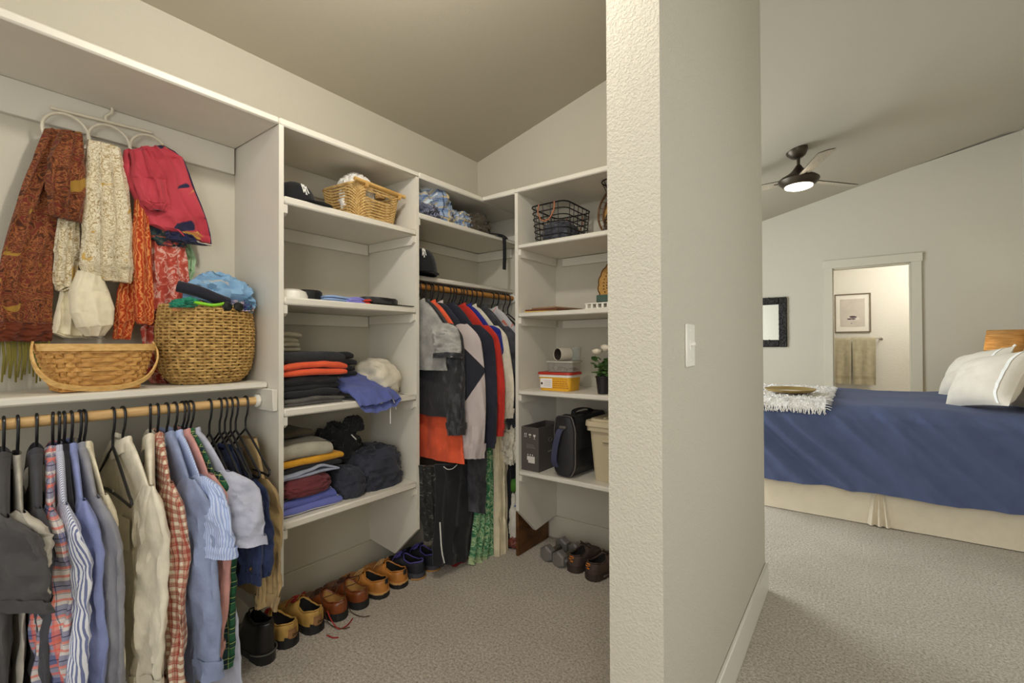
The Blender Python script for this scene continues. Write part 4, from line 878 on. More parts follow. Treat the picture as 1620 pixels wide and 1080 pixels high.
# ---------------------------------------------------------------- corner bay
ball_cap('black cap with its crown up on the corner shelf above the upper rod', (-1.905, 1.735, CZ[1]), -2.3, BLKC, h=.145, logo=(-.15, .60))
obj_ = plain('crumpled_shirt', lump(.26, .33, .235, 91, .34, .04, freq=2.6), mkplaid('blue_tan_plaid', (196, 206, 214), (96, 124, 166), (206, 180, 112), (36, 46, 70), .075), 'crumpled blue and tan plaid shirt on the high corner shelf', 'shirt', (-1.945, 1.795, CZ[0]-.002))
plain('plaid_sleeve', lump(.16, .20, .12, 92, .34), obj_.data.materials[0], 'rolled blue and tan plaid sleeve right of the crumpled shirt', 'shirt', (-1.905, 2.02, CZ[0]-.001))
plain('striped_shirt', lump(.20, .20, .095, 93, .3), striped('slate_stripe', (70, 74, 92), [('u', .012, .4, 0, (150, 154, 172), .8)]), 'slate striped shirt under the crumpled plaid on the high corner shelf', 'shirt', (-1.90, 1.725, CZ[0]))
plain('dark_jacket', lump(.22, .25, .14, 94, .3, .07), cloth('umber_cloth', (74, 66, 54)), 'dark umber jacket balled up beside the crumpled plaid shirt', 'jacket', (-1.92, 2.165, CZ[0]))
t = thing('fabric_strap', 'black fabric strap trailing over the front of the high corner shelf', 'strap', (-1.80, 2.32, CZ[0]))
obj('flat_end', band(spline([(-.06, .10, .004), (-.02, .06, .005), (.0, -.02, .012), (-.02, -.10, .010)], 8), lambda p, tg: Vector((1, .3, 0)).normalized()*.014, lambda p, tg: (0, 0, .002)), BLKC, t)
obj('hanging_end', band(spline([(-.04, .0, .012), (.002, .003, .008), (.010, .005, -.02), (.010, .008, -.12), (.008, .006, -.205)], 8), lambda p, tg: Vector((0, 1, 0))*.016, lambda p, tg: Vector((0, 1, 0)).cross(tg)*.002), BLKC, t)
def corner(y, hl, *a, **k):
    put_hanger(y+.004, 'black hanger on the upper rod '+hl, k.get('yaw', 0), x=QX, z=QZ); return garment(*a[:3], y, *a[3:], x=QX, z=QZ, **k)
NYL = cloth('black_nylon', (44, 44, 47), rough=.5, wr=.9, spec=.4); GRN = cloth('grey_melange', (150, 148, 142), bs=160, bump=.6, var=.2); MAUV = cloth('mauve_grey', (184, 172, 168)); NAVB = cloth('navy_black_cloth', (42, 44, 54)); RED = cloth('brick_red_jersey', (188, 52, 42)); SHERP = cloth('cream_sherpa', (212, 204, 184), bs=90, bump=1, bd=.006); CHK = cloth('charcoal_tweed', (66, 66, 70), var=.3, bs=200)
def raglan():
    t = NT('raglan_blocks', .85, 0, .15, .1); sp = t.nd('SeparateXYZ'); t.ln(t.tc.outputs['UV'], sp.inputs[0])
    v = t.math('ADD', sp.outputs[1], t.math('MULTIPLY', sp.outputs[0], -1.1))
    a = t.math('MULTIPLY', t.math('GREATER_THAN', v, .13), t.math('LESS_THAN', t.math('ADD', sp.outputs[1], t.math('MULTIPLY', sp.outputs[0], 1.3)), .36))
    t.col(t.mix(a, lin((186, 174, 170)), lin((42, 43, 50)))); t.bump(t.noise(34, 3, stretch=(1, 1, .45)), .35, .006); t.bump(t.noise(420, 2), .2, .0007); return t.m
RAG = raglan()
corner(1.668, 'carrying the grey-lined windbreaker', 'grey_hoodie', 'grey melange short-sleeved top over the black windbreaker at the left of the upper rod', 'shirt', GRN, sleeve='short', sl=.17, length=.22, seed=101, sw=.060, sleeve_out=.035, cuff=NYL, b=.022)
g = corner(1.705, 'carrying the black windbreaker', 'windbreaker', 'shiny black nylon windbreaker with gathered cuffs in the corner bay', 'jacket', NYL, sleeve='long', sl=.56, length=.46, seed=103, sw=.062, b=.020, fold=.014, cuff=NYL, sleeve_out=.045)
corner(1.745, 'carrying the long orange tee', 'orange_tee', 'long orange tee shirt showing below the black windbreaker', 'shirt', ORG, length=.70, seed=105, w=.205, flare=.045, b=.022)
g = corner(1.800, 'carrying the mauve and black raglan jacket', 'raglan_jacket', 'mauve and black colour-blocked jacket with ribbed mauve cuffs', 'jacket', NAVB, sleeve='long', sl=.69, length=.62, seed=107, smat=RAG, cmat=MAUV, cuff=MAUV, sw=.085, sleeve_out=.075, b=.024, twist=.75)
corner(1.895, 'carrying the navy-black fleece jacket', 'fleece_jacket', 'long navy-black fleece jacket beside the mauve sleeve on the upper rod', 'jacket', NAVB, sleeve='long', sl=.66, length=.68, seed=109, sw=.092, b=.030, sleeve_out=.07, twist=.75)
corner(1.985, 'carrying the brick red jersey', 'red_jersey', 'brick red long-sleeved jersey hanging between black fleece and cream sherpa', 'shirt', RED, sleeve='long', sl=.60, length=.52, seed=111, sw=.066, sleeve_out=.085, cuff=RED, twist=.7)
corner(2.035, 'carrying the royal blue top', 'blue_shirt', 'royal blue and navy top peeking between the red and cream collars', 'shirt', cloth('royal_blue', (44, 50, 130)), sleeve='short', sl=.18, length=.40, seed=113, sw=.05, b=.014, sleeve_out=.02)
corner(2.080, 'carrying the cream sherpa jacket', 'sherpa_jacket', 'cream sherpa jacket with a fuzzy cuff on the upper rod', 'jacket', SHERP, sleeve='long', sl=.52, length=.46, seed=115, sw=.055, sleeve_out=.085, cuff=SHERP, b=.022, twist=.6)
corner(2.175, 'carrying the charcoal tweed coat', 'tweed_coat', 'charcoal tweed coat right of the cream sherpa jacket', 'coat', CHK, sleeve='long', sl=.60, length=.62, seed=117, sw=.062, sleeve_out=.075, twist=.6)
corner(2.285, 'carrying the grey print blouse', 'print_blouse', 'pale grey blouse with a coral print at the far end of the upper rod', 'shirt', blotch('grey_coral_print', [(.4, (190, 188, 188)), (.58, (198, 196, 194)), (.64, (206, 120, 100))], 14, 1).m, sleeve='long', sl=.40, length=.45, seed=119, sleeve_out=.05, twist=.6)
for i, y in enumerate((1.765, 1.84, 1.925, 1.945, 2.01, 2.125, 2.34, 2.41, 2.46)):
    put_hanger(y, ['spare black hanger above the orange tee', 'spare black hanger left of the navy-black fleece', 'spare black hanger just right of the fleece collar', 'spare black hanger nearest the red jersey', 'spare black hanger before the royal blue top', 'spare black hanger between sherpa and tweed', 'third black hanger from the back wall on the upper rod', 'second black hanger from the back wall on the upper rod', 'last black hanger on the upper rod by the back wall'][i], R.uniform(-.1, .1), x=QX, z=QZ, w=.16)
# long things in the corner
def long_thing(name, label, cat, mat, lv, x, th, fo, am, sd, extra=None):
    mb = drape(lv, x, th, fo, am, sd, rows=36); return plain(name, mb, mat, label, cat)
DKP = blotch('dark_speckle', [(.4, (34, 34, 34)), (.6, (52, 52, 50)), (.68, (120, 120, 112))], 70, 1).m
TRS = cloth('black_track_knit', (38, 38, 40), wr=.5)
long_thing('dark_skirt', 'black skirt with tiny pale specks left of the striped track trousers', 'skirt', DKP, [((662, 736), (692, 736)), ((664, 780), (692, 780)), ((672, 855), (694, 850))], -1.80, .05, 3, .010, 121)
t = thing('track_trousers', 'black track trousers with a white side stripe hanging to the carpet', 'trousers', (0, 0, 0))
obj('legs', drape([((688, 734), (748, 734)), ((690, 760), (750, 760)), ((688, 830), (748, 830)), ((684, 870), (744, 872)), ((686, 895), (738, 884))], -1.765, .055, 3, .012, 122), TRS, t)
m = MB().tube([at(px, py, 'x', -1.733) for px, py in ((696, 826), (697, 845), (698, 862), (700, 878), (703, 890))], .0036, 6); obj('side_stripe', m, WHT, t)
obj('waist_cord', MB().tube(spline([at(px, py, 'x', -1.728) for px, py in ((702, 738), (708, 742), (716, 741), (723, 735))], 6), .0026, 6), WHT, t)
long_thing('red_hem', 'dark red skirt hem just showing under the track trousers', 'skirt', cloth('dark_red', (126, 28, 26)), [((706, 850), (744, 850)), ((708, 885), (742, 880)), ((716, 897), (738, 893))], -1.80, .03, 2, .006, 123)
long_thing('knit_tunic', 'dark charcoal knit tunic hanging over the green print dress', 'tunic', CHK, [((738, 690), (770, 690)), ((742, 760), (767, 760)), ((742, 808), (765, 812))], -1.725, .05, 1.5, .006, 124)
GREEN = blotch('green_leaf_print', [(.36, (46, 98, 66)), (.50, (76, 140, 96)), (.56, (196, 206, 160)), (.62, (70, 128, 88))], 62, 1.6).m
t = thing('print_dress', 'green leaf-print dress reaching the carpet in the corner bay', 'dress', (0, 0, 0))
obj('skirt', drape([((760, 690), (779, 690)), ((758, 760), (779, 760)), ((750, 820), (780, 820)), ((744, 870), (780, 870)), ((741, 892), (781, 889))], -1.735, .05, 4, .012, 125), GREEN, t)
obj('hem_band', drape([((742.5, 880), (781, 878)), ((741, 892), (782, 889))], -1.733, .054, 4, .012, 125), cloth('pale_green_hem', (170, 186, 140)), t)
long_thing('navy_trousers', 'narrow navy trouser leg between the green dress and cream trousers', 'trousers', cloth('navy_twill', (34, 36, 56)), [((774, 700), (786, 700)), ((775, 800), (786, 800)), ((777, 888), (787, 890))], -1.755, .03, 1, .004, 126)
t = thing('cream_trousers', 'cream trousers with a side seam hanging to the carpet', 'trousers', (0, 0, 0))
CRT = cloth('cream_twill', (212, 200, 168))
obj('legs', drape([((780, 660), (803, 660)), ((782, 740), (800, 740)), ((782, 820), (800, 820)), ((783, 895), (802, 882))], -1.690, .05, 2, .006, 127), CRT, t)
obj('side_seam', MB().tube([at(px, py, 'x', -1.662) for px, py in ((792, 700), (793, 760), (793, 830), (794, 885))], .0020, 5), CRT, t)
plain('sherpa_vest', lump(.15, .13, .26, 128, .28, .12, flat=.9, e=.8), SHERP, 'fuzzy cream vest bundled low beside the cream trousers', 'vest', (-1.655, 2.185, .52))
long_thing('black_coat', 'long black coat hanging to the floor beside the right tower panel', 'coat', BLKC, [((794, 640), (816, 640)), ((797, 760), (816, 760)), ((800, 845), (813, 845)), ((802, 868), (812, 866))], -1.70, .05, 2, .008, 129)
t = thing('cloth_bag', 'off-white cloth bag with a brown base and green top on the corner floor', 'bag', (-1.690, 2.290, 0))
obj('body', lump(.13, .15, .34, 131, .12, .05, flat=.9, e=.6), cloth('off_white_bag', (210, 204, 188)), t); obj('base', lump(.145, .165, .085, 132, .1, flat=.9, e=.55), leather('brown_vinyl', (112, 58, 44), .4), t)
obj('lining', MB().box((.0, .0, .375), (.06, .10, .10), .02), plain_mat('leaf_green', (74, 130, 40), .7), t)
obj('printed_line', MB().box((.055, -.05, .265), (.012, .05, .006), .002), plain_mat('blue_print', (90, 110, 170), .7), t)
plain('wooden_board', MB().box((-1.586, 2.335, .135), (.019, .33, .27), .003), wood('dark_board', (104, 66, 30), (62, 36, 16), .45, (30, 4, 8)), 'dark stained wooden board standing on edge under the right tower panel', 'board')
# ---------------------------------------------------------------- right tower
b1, b2, b3, b4 = BZ
WIRE = plain_mat('black_wire', (36, 34, 32), .5, .6); COPL = leather('copper_leather', (150, 92, 60), .5)
t = thing('wire_basket', 'black wire basket with leather loop handles on the top right shelf', 'basket', (-1.365, 2.315, b1))
def rr_(hx, hy, rad, n=8):
    out = []
    for cx, cy, a0 in ((hx-rad, hy-rad, 0), (-hx+rad, hy-rad, PI/2), (-hx+rad, -hy+rad, PI), (hx-rad, -hy+rad, 3*PI/2)):
        out += [(cx+rad*math.cos(a0+PI/2*i/n), cy+rad*math.sin(a0+PI/2*i/n)) for i in range(n+1)]
    return out
def wsz(k): return (.105+.014*k, .140+.016*k)
for i in range(7):
    k = i/6; hx, hy = wsz(k); obj('hoop', MB().tube([(x, y, .005+.205*k) for x, y in rr_(hx, hy, .045)], .0030 if i < 6 else .0042, 6, closed=True), WIRE, t)
upr = [(-.07, -1), (-.025, -1), (.02, -1), (.065, -1), (-.07, 1), (-.025, 1), (.02, 1), (.065, 1)]
for x, s in upr: obj('upright', MB().tube([(x, s*wsz(0)[1], .003), (x*1.1, s*wsz(1)[1], .212)], .0024, 5), WIRE, t)
for y in (-.10, -.055, -.01, .035, .08, .11):
    for s in (-1, 1): obj('upright', MB().tube([(s*wsz(0)[0], y, .003), (s*wsz(1)[0], y*1.08, .212)], .0024, 5), WIRE, t)
for i in range(5): obj('floor_wire', MB().tube([(-.08+.04*i, -.138, .003), (-.08+.04*i, .138, .003)], .0022, 5), WIRE, t)
for s in (-1, 1):
    obj('loop_handle', MB().tube(spline([(-.05, s*.158, .214), (-.052, s*.166, .17), (-.03, s*.172, .125), (0, s*.174, .112), (.03, s*.172, .125), (.052, s*.166, .17), (.05, s*.158, .214)], 6), .0042, 8), COPL, t)
plain('folded_jeans', lump(.19, .25, .135, 141, .16, .05, flat=.7), cloth('slate_denim', (76, 77, 84), var=.3, bs=150), 'slate denim bundled inside the black wire basket', 'trousers', (-1.365, 2.315, b1+.008))
RATT = blotch('woven_rattan', [(.3, (146, 106, 50)), (.6, (196, 152, 84))], 70, .6, rough=.7).m; BAMB = wood('dark_bamboo', (120, 82, 42), (70, 46, 22), .4)
def tray(name, label, loc, rx, rz, rot, oval=1.0, gap=.026):
    t = thing(name, label, 'tray', loc, 0, rot=rot)
    mm = MB(); n = 26; vs = []
    def el(a, k): return rx*k*sgp(math.cos(a), oval), rz*k*sgp(math.sin(a), oval)
    obj('woven_panel', MB().grid(lambda u, v: (el(2*PI*u, v)[0], .002+.0016*math.sin(el(2*PI*u, v)[0]*330)*math.sin(el(2*PI*u, v)[1]*330), el(2*PI*u, v)[1]+rz), 72, 26), RATT, t)
    for k, r_ in ((1.0, .0055), (1+gap/rx, .0060)): obj('rim', MB().tube([(el(2*PI*i/60, k)[0], -.008-.02*(k-1)*6, el(2*PI*i/60, k)[1]+rz) for i in range(60)], r_, 8, closed=True), BAMB, t)
    m = MB()
    for i in range(28):
        a = 2*PI*i/28; p, q = el(a, 1), el(a, 1+gap/rx); m.tube([(p[0], -.008, p[1]+rz), (q[0], -.012, q[1]+rz)], .0022, 5)
    obj('rim_spokes', m, BAMB, t)['kind'] = 'stuff'
    return t
tray('woven_tray', 'round woven tray with an open double rim leaning behind the wire stand', (-1.000, 2.405, b1+.022), .150, .150, (-.16, 0, 0), 1, .022)
t = thing('wire_stand', 'dark wire hourglass stand in front of the round woven tray', 'stand', (-1.020, 2.275, b1))
hg = [(0, .055), (.25, .050), (.55, .022), (.72, .020), (.86, .040), (1, .062)]
for k in (0, .28, .66, 1): obj('hoop', MB().tube([(interp(hg, k)*math.cos(a), interp(hg, k)*math.sin(a), .004+.285*k) for a in [2*PI*i/28 for i in range(28)]], .0032, 6, closed=True), WIRE, t)
for j in range(9):
    a = 2*PI*j/9; obj('upright', MB().tube([(interp(hg, k)*math.cos(a), interp(hg, k)*math.sin(a), .004+.285*k) for k in [i/12 for i in range(13)]], .0023, 5), WIRE, t)
# second shelf
for i, (c, l, w_, x) in enumerate((((206, 172, 90), 'yellow-edged booklet at the bottom of the pile on the second right shelf', .20, -1.435), ((110, 66, 44), 'brown booklet in the middle of the pile on the second right shelf', .215, -1.415), ((150, 120, 92), 'tan booklet on top of the pile on the second right shelf', .17, -1.385))):
    plain('booklet', MB().box((0, 0, .005), (w_, .26, .009), .002, .1-.12*i), plain_mat('booklet_cover_%d' % i, c, .5), l, 'booklet', (x, 2.30, b2+.0098*i))
t = thing('scalloped_tray', 'scalloped woven fan-shaped tray with dark edge on the second right shelf', 'tray', (-1.010, 2.360, b2+.006), 0, rot=(-.18, 0, 0))
def sc_r(a): return .148*(1+.035*abs(math.sin(a*9)))
obj('woven_panel', MB().grid(lambda u, v: (sc_r(2*PI*u)*v*math.cos(2*PI*u), -.012*v*v+.0016*math.sin(2*PI*u*36)*v, sc_r(2*PI*u)*v*math.sin(2*PI*u)*1.02+.150), 108, 18), RATT, t)
obj('edge', MB().tube([(sc_r(2*PI*i/108)*math.cos(2*PI*i/108), -.012, sc_r(2*PI*i/108)*math.sin(2*PI*i/108)*1.02+.150) for i in range(108)], .0036, 6, closed=True), BAMB, t)
m = MB()
for ring in (.42, .54, .66, .78):
    for k in range(40): a = 2*PI*(k+.5*(ring > .6))/40; r = sc_r(a)*ring; m.box((r*math.cos(a), -.0145*ring*ring-.003, r*math.sin(a)*1.02+.150), (.006, .002, .006), .0008)
obj('punched_slots', m, plain_mat('slot_brown', (58, 38, 18), .8), t)['kind'] = 'stuff'
t = thing('lattice_box', 'low white openwork box in front of the scalloped tray', 'box', (-1.035, 2.215, b2))
obj('body', MB().box((0, 0, .004), (.20, .11, .006), .001).box((0, 0, .030), (.20, .11, .006), .001), WPLAS, t)
for i in range(7):
    for s in (-1, 1): obj('lattice_post', MB().box((-.090+.03*i, s*.050, .017), (.012, .006, .022), .001), WPLAS, t)
plain('teal_box', MB().box((0, 0, .020), (.14, .09, .038), .003), plain_mat('dull_teal', (64, 84, 74), .6), 'dull teal box lying on the white openwork box', 'box', (-1.005, 2.218, b2+.034))
# third shelf
YEL = plain_mat('yellow_plastic', (226, 170, 44), .45); REDP = plain_mat('red_lid_plastic', (178, 50, 34), .4); PRT = plain_mat('orange_print', (176, 110, 30), .6)
t = thing('storage_tub', 'yellow plastic tub with a red lid and a white label on the third right shelf', 'tub', (-1.338, 2.245, b3), .03); t.scale = (.86, .86, .95)
obj('body', MB().prism(rr_(.118, .082, .028, 6), lambda x, y: (x*.93, y*.93, .001), lambda x, y: (x, y, .082)), YEL, t)
obj('collar', MB().prism(rr_(.122, .086, .030, 6), lambda x, y: (x, y, .080), lambda x, y: (x, y, .094)), WPLAS, t)
obj('lid', MB().prism(rr_(.127, .091, .032, 6), lambda x, y: (x, y, .0945), lambda x, y: (x*.98, y*.98, .108)), REDP, t)
lb = obj('label', MB().box((-.055, -.0815, .044), (.088, .003, .056), .001), plain_mat('label_paper', (232, 226, 220), .6), t)
m = MB()
for i in range(4): m.box((-.045, -.0835, .058-.010*i), (.05, .0012, .0016), .0002)
obj('label_lines', m, plain_mat('label_ink', (120, 96, 96), .7), lb)
obj('label_dot', MB().lathe([(0, .0016), (.007, .0014), (.0075, 0)], 16, c=(-.087, -.0830, .042), axis=(0, -1, 0)), plain_mat('dot_ink', (60, 40, 24), .6), lb)
m = MB()
for r in range(5):
    x = -.005
    while x < .095:
        l = R.uniform(.006, .018); m.box((x+l/2, -.0805, .068-.012*r), (l, .0020, .0050), .0003); x += l+.004
obj('side_print', m, PRT, t)
def glassy(name, c, a=.25, rough=.15):
    t = NT(name, rough, 0, .5); t.b.inputs['Base Color'].default_value = lin(c); t.b.inputs['Transmission Weight'].default_value = 1-a; t.b.inputs['IOR'].default_value = 1.15; return t.m
t = thing('clear_box', 'clear plastic box of small things with a grey lid on the yellow tub', 'box', (-1.315, 2.255, b3+.1035), .05)
obj('body', MB().prism(rr_(.080, .060, .015, 5), lambda x, y: (x*.95, y*.95, .001), lambda x, y: (x, y, .052)), glassy('clear_plastic', (214, 210, 200), .25), t)
obj('lid', MB().prism(rr_(.085, .065, .016, 5), lambda x, y: (x, y, .0525), lambda x, y: (x*.97, y*.97, .061)), plain_mat('grey_lid', (170, 164, 152), .35), t)
m = MB()
for i in range(26): m.box((R.uniform(-.06, .06), R.uniform(-.042, .042), R.uniform(.008, .024)), (R.uniform(.008, .022), R.uniform(.006, .016), .006), .001, R.random()*3)
obj('contents', m, blotch('odds', [(.4, (40, 40, 46)), (.5, (150, 120, 90)), (.6, (210, 205, 200))], 60, 1).m, t)['kind'] = 'stuff'
t = thing('mug', 'pale mug lying on its side on the clear box, dark inside', 'mug', (-1.315, 2.25, b3+.165+.036), 0, rot=(PI/2, 0, -.35))
obj('body', MB().lathe([(.0335, -.040), (.036, -.038), (.036, .043), (.0345, .046), (.0325, .043)], 32), plain_mat('stone_mug', (186, 178, 160), .4), t)
obj('inside', MB().lathe([(.0325, .043), (.031, -.030), (0, -.032)], 32), plain_mat('mug_dark', (56, 48, 40), .5), t)
obj('base', MB().lathe([(.0335, -.040), (0, -.0405)], 32), bpy.data.materials['stone_mug'], t)
obj('handle', MB().tube(spline([(-.034, 0, .022), (-.056, 0, .018), (-.060, 0, -.002), (-.050, 0, -.020), (-.034, 0, -.022)], 6), .0048, 8), bpy.data.materials['stone_mug'], t)
t = thing('glass_tumbler', 'clear glass tumbler behind the lying mug', 'glass', (-1.262, 2.295, b3+.165))
obj('body', MB().lathe([(0, .001), (.024, .001), (.028, .075), (.0265, .075), (.023, .004), (0, .004)], 28), glassy('clear_glass', (235, 238, 235), .08, .05), t)
tray('oval_tray', 'oval woven bamboo tray with a slatted double rim leaning by the roses', (-.985, 2.435, b3+.024), .118, .160, (-.14, 0, 0), .72, .020)
t = thing('rose_plant', 'small artificial white rose plant in a black tapered pot', 'plant', (-1.048, 2.190, b3))
obj('pot', MB().lathe([(0, .001), (.026, .001), (.036, .082), (.039, .084), (.039, .092), (.034, .092), (.033, .08), (0, .078)], 28), plain_mat('black_pot', (36, 34, 34), .5), t)
LEAF = plain_mat('rose_leaf', (70, 104, 48), .55, var=.25); LEAF2 = plain_mat('teal_leaf', (62, 128, 96), .55); STEM = plain_mat('rose_stem', (82, 104, 56), .6); PET = plain_mat('cream_petal', (232, 222, 200), .6)
def leaf_mb(l, w_):
    return MB().grid(lambda u, v: ((u-.5)*2*w_*math.sin(PI*min(.98, v*.94+.03))**.8, l*v, .15*l*math.sin(PI*v)-abs(u-.5)*w_*.5), 4, 6)
lm = None; rl = random.Random(5)
for k in range(9):
    a = k*2.4; tip = Vector((.055*math.cos(a)*(.5+rl.random()), .055*math.sin(a)*(.5+rl.random()), .150+.07*rl.random())); base = Vector((0, 0, .08))
    obj('stem', MB().tube(spline([base, base.lerp(tip, .5)+Vector((0, 0, .02)), tip], 5), .0018, 5), STEM, t)
    for j in range(5):
        p = base.lerp(tip, .25+.17*j)
        if lm is None: o = obj('leaf', leaf_mb(.042, .013), LEAF, t); lm = o.data
        else:
            o = bpy.data.objects.new('leaf', lm); COL.objects.link(o); o.parent = t
        if j == 0 and k % 3 == 0: pass
        o.location = p; o.rotation_euler = (rl.uniform(-.5, .7), rl.uniform(-.5, .5), rl.random()*6.3); o.scale = (1+rl.uniform(-.2, .4),)*3
for c, s in (((-.022, -.022, .205), 1), ((.028, -.018, .222), 1.05), ((.0, .030, .230), .9)):
    m = MB()
    for ring, (r_, n_) in enumerate(((.006, 3), (.012, 5), (.018, 6))):
        for q in range(n_):
            a0 = 2*PI*q/n_+ring*.6
            m.grid(lambda u, v: ((r_+.006*v*ring*.6+.004*math.sin(PI*v))*math.cos(a0+(u-.5)*1.9), (r_+.006*v*ring*.6+.004*math.sin(PI*v))*math.sin(a0+(u-.5)*1.9), .026*v*(1-.12*ring)-.008*(1-v)*0+.003*math.cos((u-.5)*3)), 6, 4)
    m.lathe([(0, -.004), (.012, 0), (.020, .008)], 12)
    obj('rose', m.xf(Matrix.Translation(c) @ Matrix.Scale(s, 4)), PET, t)
# fourth shelf
CART = plain_mat('dark_grey_card', (82, 76, 72), .6, var=.04); CARD = plain_mat('card_inside', (40, 36, 34), .8); PRW = plain_mat('white_print', (214, 208, 198), .6); PRG = plain_mat('grey_print', (132, 124, 116), .6)
t = thing('carton', 'dark grey open carton with white handling marks on the lowest right shelf', 'box', (-1.4715, 2.140, b4))
W_, D_, Hh = .118, .25, .245
obj('walls', MB().box((0, .0025, Hh/2+.001), (W_, .004, Hh), .0006).box((0, D_, Hh/2+.001), (W_, .004, Hh), .0006).box((-W_/2+.002, D_/2, Hh/2+.001), (.004, D_, Hh), .0006).box((W_/2-.002, D_/2, Hh/2+.001), (.004, D_, Hh), .0006).box((0, D_/2, .003), (W_, D_, .004), .0006), CART, t)
m = MB()
for i in (-1, 1):                       # this way up, keep dry, fragile
    x = -.030+.005*i; m.box((x, -.0002, .200), (.0024, .0012, .014), .0002); m.prism([(x-.004, .205), (x+.004, .205), (x, .212)], lambda a, z: (a, -.0008, z), lambda a, z: (a, .0005, z))
m.box((-.030, -.0002, .190), (.018, .0012, .0022), .0002)
um = [(.0095*math.cos(PI*i/10), .200+.0085*math.sin(PI*i/10)) for i in range(11)]
m.prism(um, lambda a, z: (a, -.0008, z), lambda a, z: (a, .0005, z)); m.tube([(0, -.0003, .200), (0, -.0003, .190), (.002, -.0003, .188), (.004, -.0003, .190)], .0009, 5)
m.prism([(.022, .206), (.038, .206), (.037, .197), (.0305, .190), (.0240, .197)], lambda a, z: (a, -.0008, z), lambda a, z: (a, .0005, z)); m.box((.030, -.0002, .186), (.002, .0012, .010), .0002).box((.030, -.0002, .182), (.011, .0012, .002), .0002)
obj('handling_marks', m, PRW, t)
m = MB()
for i, l in enumerate((.044, .052, .060, .066)):
    m.box((0.002*i, -.0002, .148-.006*i), (l, .0010, .0018), .0002)
obj('small_print', m, PRG, t)
obj('label', MB().box((.006, -.0004, .072), (.052, .0014, .022), .0004).box((.010, -.0004, .054), (.044, .0014, .016), .0004), PRW, t)
m = MB()
for i, x in enumerate((-.014, .002, .017)): m.box((x, -.0002, .091), (.0060, .0012, .007), .0004, 0)
obj('label_marks', m, PRW, t)
m = MB(); m.tube([(W_/2+.0008, .12+.020*math.cos(a), .165+.012*math.sin(a)) for a in [2*PI*i/20 for i in range(20)]], .0012, 5, closed=True); m.box((W_/2+.0008, .12, .10), (.0012, .05, .010), .0003)
obj('side_print', m, PRG, t)
t2 = thing('round_container', 'dark rounded thing inside the open grey carton', 'container', (-1.4715, 2.262, b4+.007))
obj('body', lump(.10, .22, .222, 151, .05, .01, flat=.9, e=.8), plain_mat('dark_slate', (50, 54, 62), .5), t2)
BAGM = plain_mat('black_nylon_bag', (40, 39, 40), .55, var=.2, bump=.25, bs=120, bd=.002); PIPE = plain_mat('grey_piping', (96, 90, 84), .5); STRAPM = plain_mat('navy_webbing', (62, 64, 88), .7, bump=.3, bs=300)
t = thing('messenger_bag', 'black nylon messenger bag with grey piping standing between carton and bin', 'bag', (-1.240, 2.300, b4), -.10)
def bagsec(y, gx=1, gz=1):
    out = []
    for i in range(40):
        a = 2*PI*i/40; out.append((.066*gx*sgp(math.cos(a), .5)+.010*nz(y*9, i*.3), y, .165+.160*gz*sgp(math.sin(a), .40)+.012*nz(y*7, 3+i*.15)*max(0, math.sin(a))))
    return out
ys = [-.165, -.160, -.145, -.10, -.05, 0, .05, .10, .145, .160, .165]; gs = [.80, .92, 1, 1, 1, 1, 1, 1, 1, .92, .80]
m = MB(); vs = [p for y, g_ in zip(ys, gs) for p in bagsec(y, g_, .94+.06*g_)]
m.add(vs, [(j*40+i, j*40+(i+1) % 40, (j+1)*40+(i+1) % 40, (j+1)*40+i) for j in range(len(ys)-1) for i in range(40)]+[tuple(range(40))[::-1], tuple(400+i for i in range(40))])
obj('body', m.xf(Matrix.Translation((0, 0, .002))), BAGM, t)
for y in (-.150, .150): obj('piping', MB().tube([Vector(p)+Vector((0, 0, .002)) for p in bagsec(y, 1.02, 1.0)], .0040, 6, closed=True), PIPE, t)
obj('zip_line', MB().tube([Vector(bagsec(y, 1.03)[8])+Vector((0, 0, .004)) for y in [-.145+.29*i/16 for i in range(17)]], .0030, 5), PIPE, t)
obj('flap', MB().grid(lambda u, v: (lerp(-.02, .073, min(1, u*1.6)) if u < .625 else .0735+.004*math.sin(v*9), -.15+.30*v, .327+.004*math.sin(v*14) if u < .55 else .330-(u-.55)*.40), 16, 20), BAGM, t)
obj('carry_handle', band(spline([(-.005, -.06, .318), (-.005, -.045, .345), (.005, .03, .352), (0, .10, .338), (0, .12, .318)], 8), lambda p, tg: Vector((1, 0, 0))*.014, lambda p, tg: Vector((1, 0, 0)).cross(tg)*.003), BAGM, t)
obj('shoulder_strap', band(spline([(.0, -.162, .262), (-.012, -.180, .245), (-.034, -.184, .17), (-.050, -.178, .09), (-.046, -.165, .05)], 8), lambda p, tg: Vector((1, .1, 0))*.017, lambda p, tg: Vector((1, .1, 0)).cross(tg)*.002), STRAPM, t)
obj('strap_buckle', MB().box((.004, -.171, .268), (.042, .014, .016), .004), PIPE, t)
BIN = plain_mat('beige_bin_plastic', (196, 182, 150), .45, var=.03)
t = thing('storage_bin', 'beige plastic storage bin with a lid beside the messenger bag', 'bin', (-.985, 2.330, b4))
obj('body', MB().prism(rr_(.140, .160, .03, 6), lambda x, y: (x*.86, y*.86, .001), lambda x, y: (x, y, .285)), BIN, t)
obj('lip', MB().prism(rr_(.152, .172, .035, 6), lambda x, y: (x, y, .262), lambda x, y: (x, y, .286)), BIN, t)
obj('lid', MB().prism(rr_(.160, .180, .04, 6), lambda x, y: (x, y, .2865), lambda x, y: (x*.985, y*.985, .312)).prism(rr_(.140, .160, .035, 6), lambda x, y: (x, y, .311), lambda x, y: (x*.97, y*.97, .322)), BIN, t)
for i in range(3): obj('lid_rib', MB().box((-.06+.06*i, 0, .325), (.012, .26, .008), .003), BIN, t)
obj('grip', MB().box((0, -.158, .215), (.12, .022, .020), .006), BIN, t)
